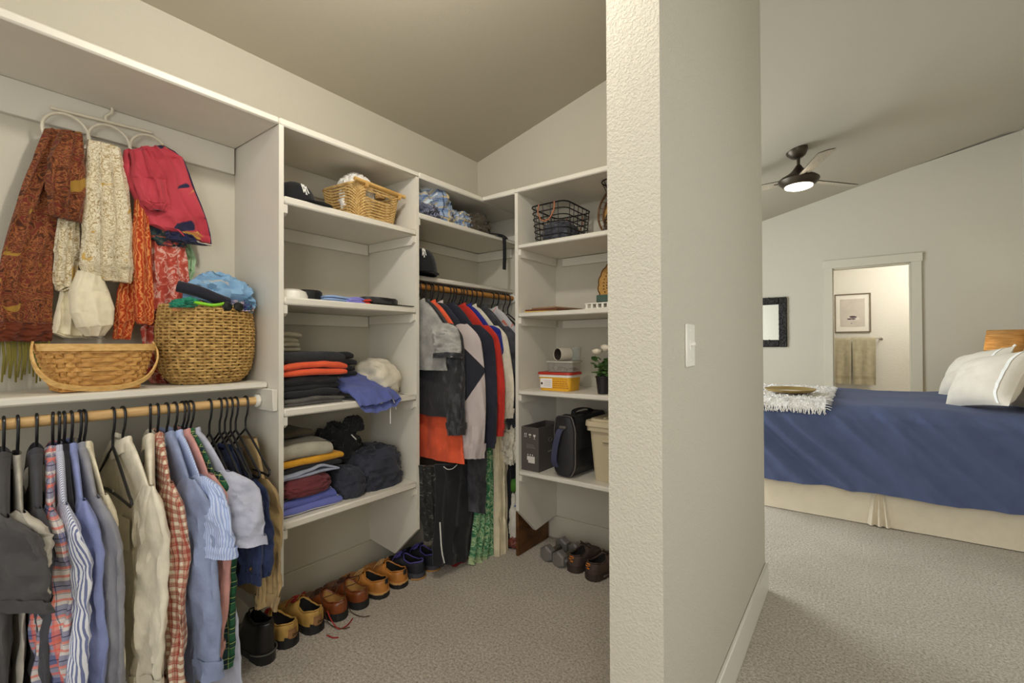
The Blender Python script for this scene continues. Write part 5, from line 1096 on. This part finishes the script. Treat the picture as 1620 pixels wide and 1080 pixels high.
# floor below the right tower
IRON = plain_mat('grey_cast_iron', (112, 108, 102), .55, .2, var=.12, bump=.3, bs=80, bd=.001); CHR = plain_mat('dull_steel', (120, 114, 104), .4, .8)
def hexh(y0, y1, r=.047):
    m = MB(); rings = [(y0, r*.80), (y0+.008, r), (y1-.008, r), (y1, r*.80)]
    vs = [(q*math.cos(PI/6+k*PI/3), y, r*.866+q*math.sin(PI/6+k*PI/3)+(0)) for y, q in rings for k in range(6)]
    return m.add(vs, [(j*6+k, j*6+(k+1) % 6, (j+1)*6+(k+1) % 6, (j+1)*6+k) for j in range(3) for k in range(6)]+[tuple(range(6))[::-1], tuple(18+k for k in range(6))])
for x, y, a, l in ((-1.408, 2.305, -.10, 'left grey hex dumbbell on the carpet beside the wooden board'), (-1.312, 2.285, -.16, 'right grey hex dumbbell on the carpet beside the brown sneakers')):
    t = thing('dumbbell', l, 'dumbbell', (x, y, 0), a)
    obj('weight', hexh(-.098, -.045), IRON, t, flat=True); obj('weight', hexh(.045, .098), IRON, t, flat=True)
    obj('handle', MB().tube([(0, -.05, .041), (0, -.02, .041), (0, .02, .041), (0, .05, .041)], [.0145, .0155, .0155, .0145], 16), CHR, t)
    obj('number', text_mb('10', .024, .0006).xf(frame((.0412, -.071, .041), (0, 1, 0), (0, 0, 1))), plain_mat('pale_steel_print', (170, 166, 158), .5) if x < -1.35 else bpy.data.materials['pale_steel_print'], t)
SNK = leather('dark_brown_nubuck', (74, 58, 48), .75); SNS = plain_mat('brown_rubber_sole', (58, 45, 38), .6); ORP = plain_mat('orange_stitching', (230, 140, 50), .6)
SW = [(-1, .05), (-.88, -.22), (-.6, -.38), (-.2, -.32), (.3, -.08), (1, .36), (.2, .06), (-.35, -.10), (-.66, -.10), (-.84, .12)]
for x, y, a, l in ((-1.232, 2.185, .02, 'left dark brown sneaker with an orange heel mark, next to the dumbbells'), (-1.122, 2.165, -.22, 'right dark brown sneaker with an orange heel mark, nearest the partition')):
    t = shoe('sneaker', l, (x, y, 0), a, .295, .108, SNK, SNS, DARKL, SNK, hc=.094, hs=.036, heel=.004, toe_h=.060, soleW=1.08)
    mt = frame((0, -.0035, .078), (1, 0, 0), (0, .12, 1))
    m = MB().prism([(px*.016, pz*.012) for px, pz in SW], lambda a_, z: (a_, z, -.0012), lambda a_, z: (a_, z, .0022)); tm = text_mb('NIKE', .011, .0012).xf(Matrix.Translation((0, .009, 0))); m.add(tm.v, tm.f); tm = text_mb('AIR', .012, .0012).xf(Matrix.Translation((0, -.014, 0))); m.add(tm.v, tm.f)
    obj('heel_emblem', m.xf(mt), ORP, t)
    obj('sole_window', MB().box((.050, .085, .018), (.006, .05, .010), .003).box((-.050, .085, .018), (.006, .05, .010), .003), plain_mat('smoke_sole', (96, 84, 76), .3) if x < -1.2 else bpy.data.materials['smoke_sole'], t)
    obj('side_overlay', MB().tube([(.0425*math.sin(a_), .060-.062*math.cos(a_), .056+.004*math.cos(3*a_)) for a_ in [-1.5+3*i/16 for i in range(17)]], .0032, 6), SNK, t)
# light switch
t = thing('light_switch', 'white light switch plate with one toggle on the partition wall', 'switch', (XP, 1.322, 1.219))
obj('plate', MB().box((.003, 0, 0), (.006, .078, .118), .0025), WPLAS, t); obj('toggle_slot', MB().box((.0062, 0, 0), (.002, .014, .028), .0006), WPLAS, t)
obj('toggle', MB().box((.0115, 0, .004), (.013, .010, .011), .0025), WPLAS, t)
for s in (-1, 1): obj('screw', MB().lathe([(0, .002), (.0030, .0015), (.0034, 0)], 12, axis=(1, 0, 0)), WPLAS, t, (.006, 0, s*.042))
# ---------------------------------------------------------------- bedroom
BX0, BX1, BY0, BY1 = -.74, 1.33, 4.0, 5.50
SKIRT = cloth('bed_skirt_linen', (226, 214, 190), wr=.3, var=.02); NAVY = cloth('navy_duvet_cotton', (85, 95, 128), var=.03, bs=300, wr=.5, bd=.0006, sheen=.04)
t = thing('bed', 'wide bed with a cream pleated skirt standing on the bedroom carpet', 'bed', ((BX0+BX1)/2, (BY0+BY1)/2, 0))
ox, oy = (BX0+BX1)/2, (BY0+BY1)/2
obj('mattress', MB().box((0, 0, .545), (BX1-BX0-.06, BY1-BY0-.06, .36), .05), cloth('mattress_ticking', (222, 216, 200)), t)
obj('base', MB().box((0, 0, .20), (BX1-BX0-.08, BY1-BY0-.08, .32), .02), SKIRT, t)
PX = .115
def skirt(x0, x1, sd):
    return MB().grid(lambda u, v: (lerp(x0, x1, u)-ox, BY0-oy-.010-.028*v+.010*nz(u*5+sd, v*1.2)*v+.016*math.exp(-((lerp(x0, x1, u)-PX)/.035)**2)*v-.010*v*v, .34-.335*v), 60, 14)
obj('skirt_panel', skirt(BX0, PX-.004, 3), SKIRT, t); obj('skirt_panel', skirt(PX+.004, BX1, 9), SKIRT, t)
obj('pleat', MB().grid(lambda u, v: (PX-ox+(u-.5)*(.03+.10*v), BY0-oy-.006-.058*v+.016*math.cos(u*6*PI)*v, .34-.333*v), 24, 12), SKIRT, t)
obj('skirt_panel', MB().grid(lambda u, v: (BX0-ox-.012*v-.004, lerp(BY0, BY1, u)-oy, .34-.335*v), 40, 10, True), SKIRT, t)
t = thing('duvet', 'navy blue duvet spread over the bed and hanging down its side', 'duvet', (ox, oy, 0))
def duv(u, v):
    x = lerp(BX0-.10, BX1-.01, u); foot = max(0, (BX0-.005)-x+.02)
    s = v*2.20                                           # arc length from the far edge
    yf, zt = BY1+.045, .790
    if s < .10: y, z = yf, .68+s
    elif s < .10+1.56: k = (s-.10)/1.56; y = lerp(yf-.005, BY0-.015, k); z = zt
    else: k = (s-1.66)/.54; y = BY0-.040-.030*k-.02*k*k; z = zt-.565*k
    d = s-1.66                                           # round the near edge
    if -.10 < d < .10: w_ = (d+.10)/.20; y0 = lerp(BY0+.085, BY0-.015, 0); y = BY0+.085-.135*math.sin(w_*PI/2); z = zt-.105*(1-math.cos(w_*PI/2))
    drop = max(0, min(1, (s-1.60)/.2)); c = x+1.05*z
    f = ridge(c*4.2, z*.9-x*.25, 3)*.034+ridge(c*9.5, z*1.2-x*.6, 8)*.014+nz(x*6, z*6, 2)*.006
    fade = .35+.65*max(0, min(1, (1.05-x)/1.1))
    y -= (f-.012)*drop*fade
    top = 1-drop
    z += top*(nz(x*2.2, y*2.0, 5)*.016+ridge(x*2.1+y*1.4, y*1.6, 4)*.006)
    if x < BX0+.03: kk = (BX0+.03-x)/.13; z -= .030*kk*kk*4 if s < 1.7 else 0; y += .05*kk*drop
    if d > .30: z += .012*nz(x*3.1, 1)
    return (x-ox, y-oy, max(z, .15)), (x, s)
obj('cover', MB().grid(duv, 150, 110), NAVY, t, ang=80)
def pillow(name, label, loc, w_, h, th, rot, mat, trim=None, seed=1):
    t = thing(name, label, 'pillow', loc, 0, rot=rot)
    def fn(sd):
        def g(u, v):
            a, b = 2*u-1, 2*v-1; k = (max(0, 1-abs(a)**3.2)**.72)*(max(0, 1-abs(b)**3.2)**.72); pin = 1-.10*(1-abs(a)**2)*abs(b)**3-.0
            px = w_/2*a*(1-.10*(1-a*a)*0-.07*(1-abs(b)**2)*abs(a)**4); pz = h/2*b*(1-.08*(1-abs(a)**2)*abs(b)**4)
            wr_ = (nz(a*2.3+seed, b*2.3, seed)*.014+ridge(a*1.5+b*2.6, b*2-a, seed+2)*.006)*k*k
            return (sd*(th/2*k+wr_), px, pz+h/2)
        return g
    m = MB().grid(fn(-1), 26, 26, True); m.grid(fn(1), 26, 26); obj('cushion', m, mat, t)
    if trim:
        f = fn(-1); obj('trim_strip', MB().grid(lambda u, v: Vector(f(.10+.03*u, .02+.96*v))+Vector((-.003, 0, 0)), 2, 26), trim, t)
        obj('tassel', MB().tube([(0, -w_*.47, h*.985), (0, -w_*.49, h*1.02)], .008, 6), trim, t)
    return t
PW = cloth('off_white_pillow', (214, 205, 188), wr=.3, var=.02); PC = cloth('cream_pillow', (216, 204, 180), wr=.3, var=.02); TRM = cloth('woven_trim', (248, 244, 236), bs=160, bump=.8)
pillow('pillow', 'large off-white pillow with a woven edge strip, frontmost on the bed', (.615, 4.235, .806), .56, .395, .19, (-.17, .50, .34), PW, TRM, 3)
pillow('pillow', 'off-white pillow behind the front one, towards the far side of the bed', (.670, 5.100, .815), .60, .40, .18, (-.20, .52, .30), PW, TRM, 5)
pillow('pillow', 'cream pillow peeping out between the two large off-white pillows', (.90, 4.74, .802), .56, .42, .15, (0, .45, .25), PC, None, 7)
pillow('pillow', 'cream pillow lying right of the frontmost one, by the picture edge', (.865, 4.25, .800), .60, .42, .18, (0, .62, .15), PC, None, 9)
pillow('pillow', 'navy pillow leaning against the bed head at the far right', (1.13, 4.46, .800), .60, .50, .16, (0, .30, 0), cloth('dark_navy_pillow', (70, 76, 100)), None, 11)
# throw and dish
t = thing('throw_blanket', 'white shaggy throw with a fringe laid across the foot of the bed', 'blanket', (-.48, 4.70, .80))
SHAG = cloth('white_shag', (226, 222, 216), bs=60, bump=1, bd=.012, wr=.3)
TX0, TX1 = -.30, .300
def thr(u, v):
    x = lerp(TX0, TX1, u)+.015*nz(v*6, 1); y = lerp(-.735, .62, v); z = .016+.010*nz(x*9, y*9)+.006*nz(x*40, y*40)
    if y < -.66: k = (-.66-y)/.075; z -= .050*k*k; 
    return (x, y, z)
m = MB().grid(thr, 60, 110); m.grid(lambda u, v: Vector(thr(u, v))-Vector((0, 0, .013)), 20, 40, True); obj('woven_cloth', m, SHAG, t)
m = MB(); rl = random.Random(3)
for i in range(130):
    u = i/129; p = Vector(thr(u, 0)); m.tube([p+Vector((0, .006, .002)), p+Vector((rl.uniform(-.008, .008), -.018, -.006)), p+Vector((rl.uniform(-.012, .012), -.030, -.030-rl.random()*.016))], [.0042, .0036, .0022], 5)
    if i < 110: v = i/109; p = Vector(thr(1, v)); m.tube([p+Vector((-.006, 0, 0)), p+Vector((.014, rl.uniform(-.01, .01), .001)), p+Vector((.028+.012*rl.random(), rl.uniform(-.012, .012), -.008))], [.0042, .0036, .0022], 5)
obj('fringe', m, SHAG, t)['kind'] = 'stuff'
m = MB()
for i in range(420):
    p = Vector(thr(rl.random(), rl.random())); m.tube([p, p+Vector((rl.uniform(-.01, .01), rl.uniform(-.01, .01), .009)), p+Vector((rl.uniform(-.02, .02), rl.uniform(-.02, .02), .007))], [.004, .0035, .002], 4)
obj('tufts', m, SHAG, t)['kind'] = 'stuff'
t = thing('serving_dish', 'oval brass dish with a pale centre resting on the white throw', 'dish', (-.440, 4.43, .828))
BRS = plain_mat('old_brass', (176, 150, 92), .35, .7)
obj('bowl', MB().lathe([(0, .002), (.12, .002), (.19, .016), (.212, .030), (.216, .031), (.214, .027), (.19, .011), (.12, -.002), (0, -.003)], 56, sx=.86, sy=1.05), BRS, t)
obj('inlay', MB().lathe([(0, .0042), (.10, .0042), (.135, .0062)], 48, sx=.86, sy=1.05), plain_mat('pale_glaze', (222, 216, 204), .3), t)
# bedside table and lamp
NS = wood('nightstand_wood', (120, 84, 54), (84, 56, 34), .4)
t = thing('nightstand', 'brown wooden nightstand beyond the bed under the table lamp', 'table', (1.12, 6.27, 0))
obj('top', MB().box((0, 0, .69), (.44, .44, .03), .004), NS, t); obj('carcass', MB().box((0, 0, .47), (.40, .40, .40), .003), NS, t)
for a in (-1, 1):
    for b in (-1, 1): obj('leg', MB().tube([(a*.17, b*.17, .27), (a*.18, b*.18, 0)], [.020, .013], 10), NS, t)
dr = obj('drawer', MB().box((-.203, 0, .57), (.014, .36, .15), .003), NS, t); obj('knob', MB().lathe([(0, .02), (.011, .018), (.009, .008), (.005, 0)], 14, axis=(-1, 0, 0)), BRS, dr, (-.21, 0, .57))
SH = NT('grasscloth_shade', .8, 0, .1); n_ = SH.noise(4, 4, stretch=(2, 2, 45)); c_ = SH.ramp(n_, [(.3, lin((150, 118, 72))), (.7, lin((206, 178, 126)))]); SH.col(c_)
tr = SH.nd('BsdfTranslucent'); SH.ln(c_, tr.inputs[0]); mx = SH.nd('MixShader'); mx.inputs[0].default_value = .5; SH.ln(SH.b.outputs[0], mx.inputs[1]); SH.ln(tr.outputs[0], mx.inputs[2]); SH.ln(mx.outputs[0], SH.n['Material Output'].inputs[0])
t = thing('table_lamp', 'lit table lamp with a tan grasscloth drum shade beyond the pillows', 'lamp', (1.145, 6.26, .705))
obj('base', MB().lathe([(0, .001), (.075, .001), (.078, .012), (.03, .03), (.045, .08), (.062, .15), (.05, .22), (.018, .27), (.010, .30), (.010, .42), (0, .42)], 32), plain_mat('cream_ceramic', (214, 204, 184), .3), t)
obj('shade', MB().lathe([(.168, .38), (.140, .645), (.138, .645), (.166, .38)], 56), SH.m, t)
bb = NT('lit_bulb', .4); bb.b.inputs['Emission Color'].default_value = (1, .78, .45, 1); bb.b.inputs['Emission Strength'].default_value = 9
obj('bulb', MB().lathe([(0, .42), (.012, .42), (.014, .45), (.028, .48), (.026, .51), (.012, .53), (0, .532)], 20), bb.m, t)
# ceiling fan
BRZ = plain_mat('dark_bronze', (66, 58, 48), .38, .75, var=.2); FBL = wood('greige_blade', (160, 150, 132), (140, 130, 112), .5)
fx, fy = -.415, 4.90
t = thing('ceiling_fan', 'dark bronze ceiling fan with a round light hanging from the sloped bedroom ceiling', 'fan', (fx, fy, ceil_z(fx)))
sl = math.atan(.245)
cn = MB().lathe([(0, 0), (.088, 0), (.086, -.018), (.060, -.060), (.030, -.078), (0, -.080)], 36); obj('canopy', cn.xf(Matrix.Rotation(-sl, 4, 'Y')), BRZ, t)
obj('down_rod', MB().tube([(.012, 0, -.06), (.012, 0, -.20)], .0135, 14), BRZ, t)
obj('motor_housing', MB().lathe([(0, -.140), (.020, -.140), (.026, -.152), (.042, -.175), (.064, -.202), (.095, -.226), (.140, -.250), (.162, -.270), (.164, -.280), (.152, -.300), (.130, -.322), (.120, -.330), (0, -.330)], 56, c=(.012, 0, 0)), BRZ, t)
lm_ = NT('lit_lens', .4); lm_.b.inputs['Emission Color'].default_value = (1, .90, .70, 1); lm_.b.inputs['Emission Strength'].default_value = 3.2
obj('light_lens', MB().lathe([(.113, -.328), (.110, -.340), (.08, -.352), (0, -.358)], 48, c=(.012, 0, 0)), lm_.m, t)
for k in range(3):
    a = math.radians(52+120*k); ca, sa = math.cos(a), math.sin(a)
    m = MB()
    def bl(u, v, up): r = lerp(.15, .66, u); hw = lerp(.045, .066, u)*(1 if u < .93 else math.sqrt(max(0, 1-((u-.93)/.07)**2))+.02); q = (v-.5)*2*hw; z = -.268+q*.20+(.004 if up else -.004); return (.012+r*ca-q*sa, r*sa+q*ca, z)
    m.grid(lambda u, v: bl(u, v, True), 30, 6); m.grid(lambda u, v: bl(u, v, False), 30, 6, True); b_ = obj('blade', m, FBL, t)
    obj('blade_arm', MB().tube([(.012+.10*ca, .10*sa, -.262), (.012+.20*ca, .20*sa, -.262)], .014, 8), BRZ, b_)
# mirror
FRM = plain_mat('black_carved_frame', (34, 32, 30), .4, .3, bump=.9, bs=70, bd=.006)
mx0, mx1, mz0, mz1 = -1.26, -.703, 1.190, 1.832; fw_ = .092
t = thing('wall_mirror', 'black carved-frame mirror on the bedroom wall left of the door', 'mirror', ((mx0+mx1)/2, YC, (mz0+mz1)/2))
hw, hh = (mx1-mx0)/2, (mz1-mz0)/2
for nm, c, s in (('frame_side', (-hw+fw_/2, -.018, 0), (fw_, .034, 2*hh)), ('frame_side', (hw-fw_/2, -.018, 0), (fw_, .034, 2*hh)), ('frame_rail', (0, -.018, hh-fw_/2), (2*hw-2*fw_, .034, fw_)), ('frame_rail', (0, -.018, -hh+fw_/2), (2*hw-2*fw_, .034, fw_))):
    fr = obj(nm, MB().box(c, s, .008), FRM, t); m = MB(); rl = random.Random(2); nn = int(s[0]*s[2]/.00045)
    for i in range(nn): m.lathe([(.009, -.003), (.008, .004), (.004, .007), (0, .008)], 6, c=(c[0]+rl.uniform(-.46, .46)*s[0], -.034, c[2]+rl.uniform(-.47, .47)*s[2]), axis=(0, -1, 0))
    obj('carving', m, FRM, fr)['kind'] = 'stuff'
gm = NT('mirror_glass', .03, 1); gm.col((.86, .88, .88, 1)); obj('glass', MB().box((0, -.010, 0), (2*hw-2*fw_+.01, .006, 2*hh-2*fw_+.01), .001), gm.m, t)
# bathroom picture, towels
BWY = 8.30
t = thing('framed_picture', 'framed pale flower print above the towels on the bathroom wall', 'picture', (-.036, BWY, 1.672))
FW = wood('grey_frame', (132, 116, 92), (96, 82, 62), .4); pw, ph = .212, .280
for nm, c, s in (('frame_side', (-pw+.008, -.014, 0), (.016, .026, 2*ph)), ('frame_side', (pw-.008, -.014, 0), (.016, .026, 2*ph)), ('frame_rail', (0, -.014, ph-.008), (2*pw-.032, .026, .016)), ('frame_rail', (0, -.014, -ph+.008), (2*pw-.032, .026, .016))): obj(nm, MB().box(c, s, .002), FW, t)
obj('mount', MB().box((0, -.007, 0), (2*pw-.03, .008, 2*ph-.03), .001), plain_mat('white_mount', (236, 232, 222), .7, var=.01), t)
pr = obj('print', MB().box((.0, -.0125, .005), (.285, .003, .400), .0005), plain_mat('pale_print', (206, 198, 188), .7, var=.04, vs=9), t)
m = MB()
for k in range(7):
    a = .25+k*.44; m.prism([(.012*math.cos(q)*(1) +.040*math.cos(a)*(1+.9*math.cos(q)), -.095+.030*math.sin(a)*(1+.9*math.cos(q))+.020*math.sin(q)) for q in [2*PI*i/14 for i in range(14)]], lambda x, z: (x, -.0144-.0001*k, z), lambda x, z: (x, -.0139, z))
obj('flower', m, plain_mat('pale_petal_print', (220, 212, 204), .7), pr)
m = MB()
for x, z, r in ((.0, -.055, .028), (.03, -.058, .018), (-.035, -.085, .022), (.01, -.085, .020), (-.012, -.150, .008)): m.prism([(x+r*1.3*math.cos(q)*(1+.2*math.sin(3*q)), z+r*.55*math.sin(q)) for q in [2*PI*i/16 for i in range(16)]], lambda a, b: (a, -.0158, b), lambda a, b: (a, -.0139, b))
obj('flower_heart', m, plain_mat('plum_print', (96, 78, 84), .7), pr)
CH = plain_mat('chrome', (200, 196, 186), .15, 1, var=.01)
t = thing('towel_bar', 'chrome towel bar on the bathroom wall below the framed print', 'rail', (0, BWY, 1.302))
obj('bar', MB().tube([(-.42, -.07, 0), (0, -.07, 0), (.285, -.07, 0)], .009, 14), CH, t)
for x in (-.42, .285): obj('post', MB().lathe([(0, 0), (.026, 0), (.026, .006), (.012, .014), (.011, .066), (.016, .070), (.016, .084), (0, .086)], 20, c=(x, -.001, 0), axis=(0, -1, 0)), CH, t)
TWL = cloth('beige_terry', (184, 175, 148), bs=140, bump=.9, bd=.004)
for x0, x1, l, sd in ((-.345, -.052, 'left beige towel folded over the bathroom towel bar', 2), (-.045, .226, 'right beige towel folded over the bathroom towel bar', 6)):
    t = thing('bath_towel', l, 'towel', ((x0+x1)/2, BWY-.07, 1.302))
    def tw(u, v, g=1.0, hw_=(x1-x0)/2, sd=sd):
        s = v*1.30-.62; x = lerp(-hw_, hw_, u)*(1-.05*min(1, abs(s)*1.5)); f = .010*math.sin(u*13+sd)*min(1, abs(s)*4)+.006*nz(u*6+sd, s*3)
        if abs(s) < .028: a = s/.028*PI/2; return (x, -.0165*math.sin(a), .0165*math.cos(a)*1.0)
        return (x, (-.0175 if s > 0 else .0175)*g-(f*1.0+.008*min(1, s*3) if s > 0 else 0), -abs(s)+.028)
    obj('cloth', MB().grid(tw, 48, 60), TWL, t)
    obj('border', MB().grid(lambda u, v: Vector(tw(u, .905+.035*v))+Vector((0, -.003, 0)), 48, 3), cloth('towel_border', (172, 162, 134), bump=.1) if sd == 2 else bpy.data.materials['towel_border'], t)
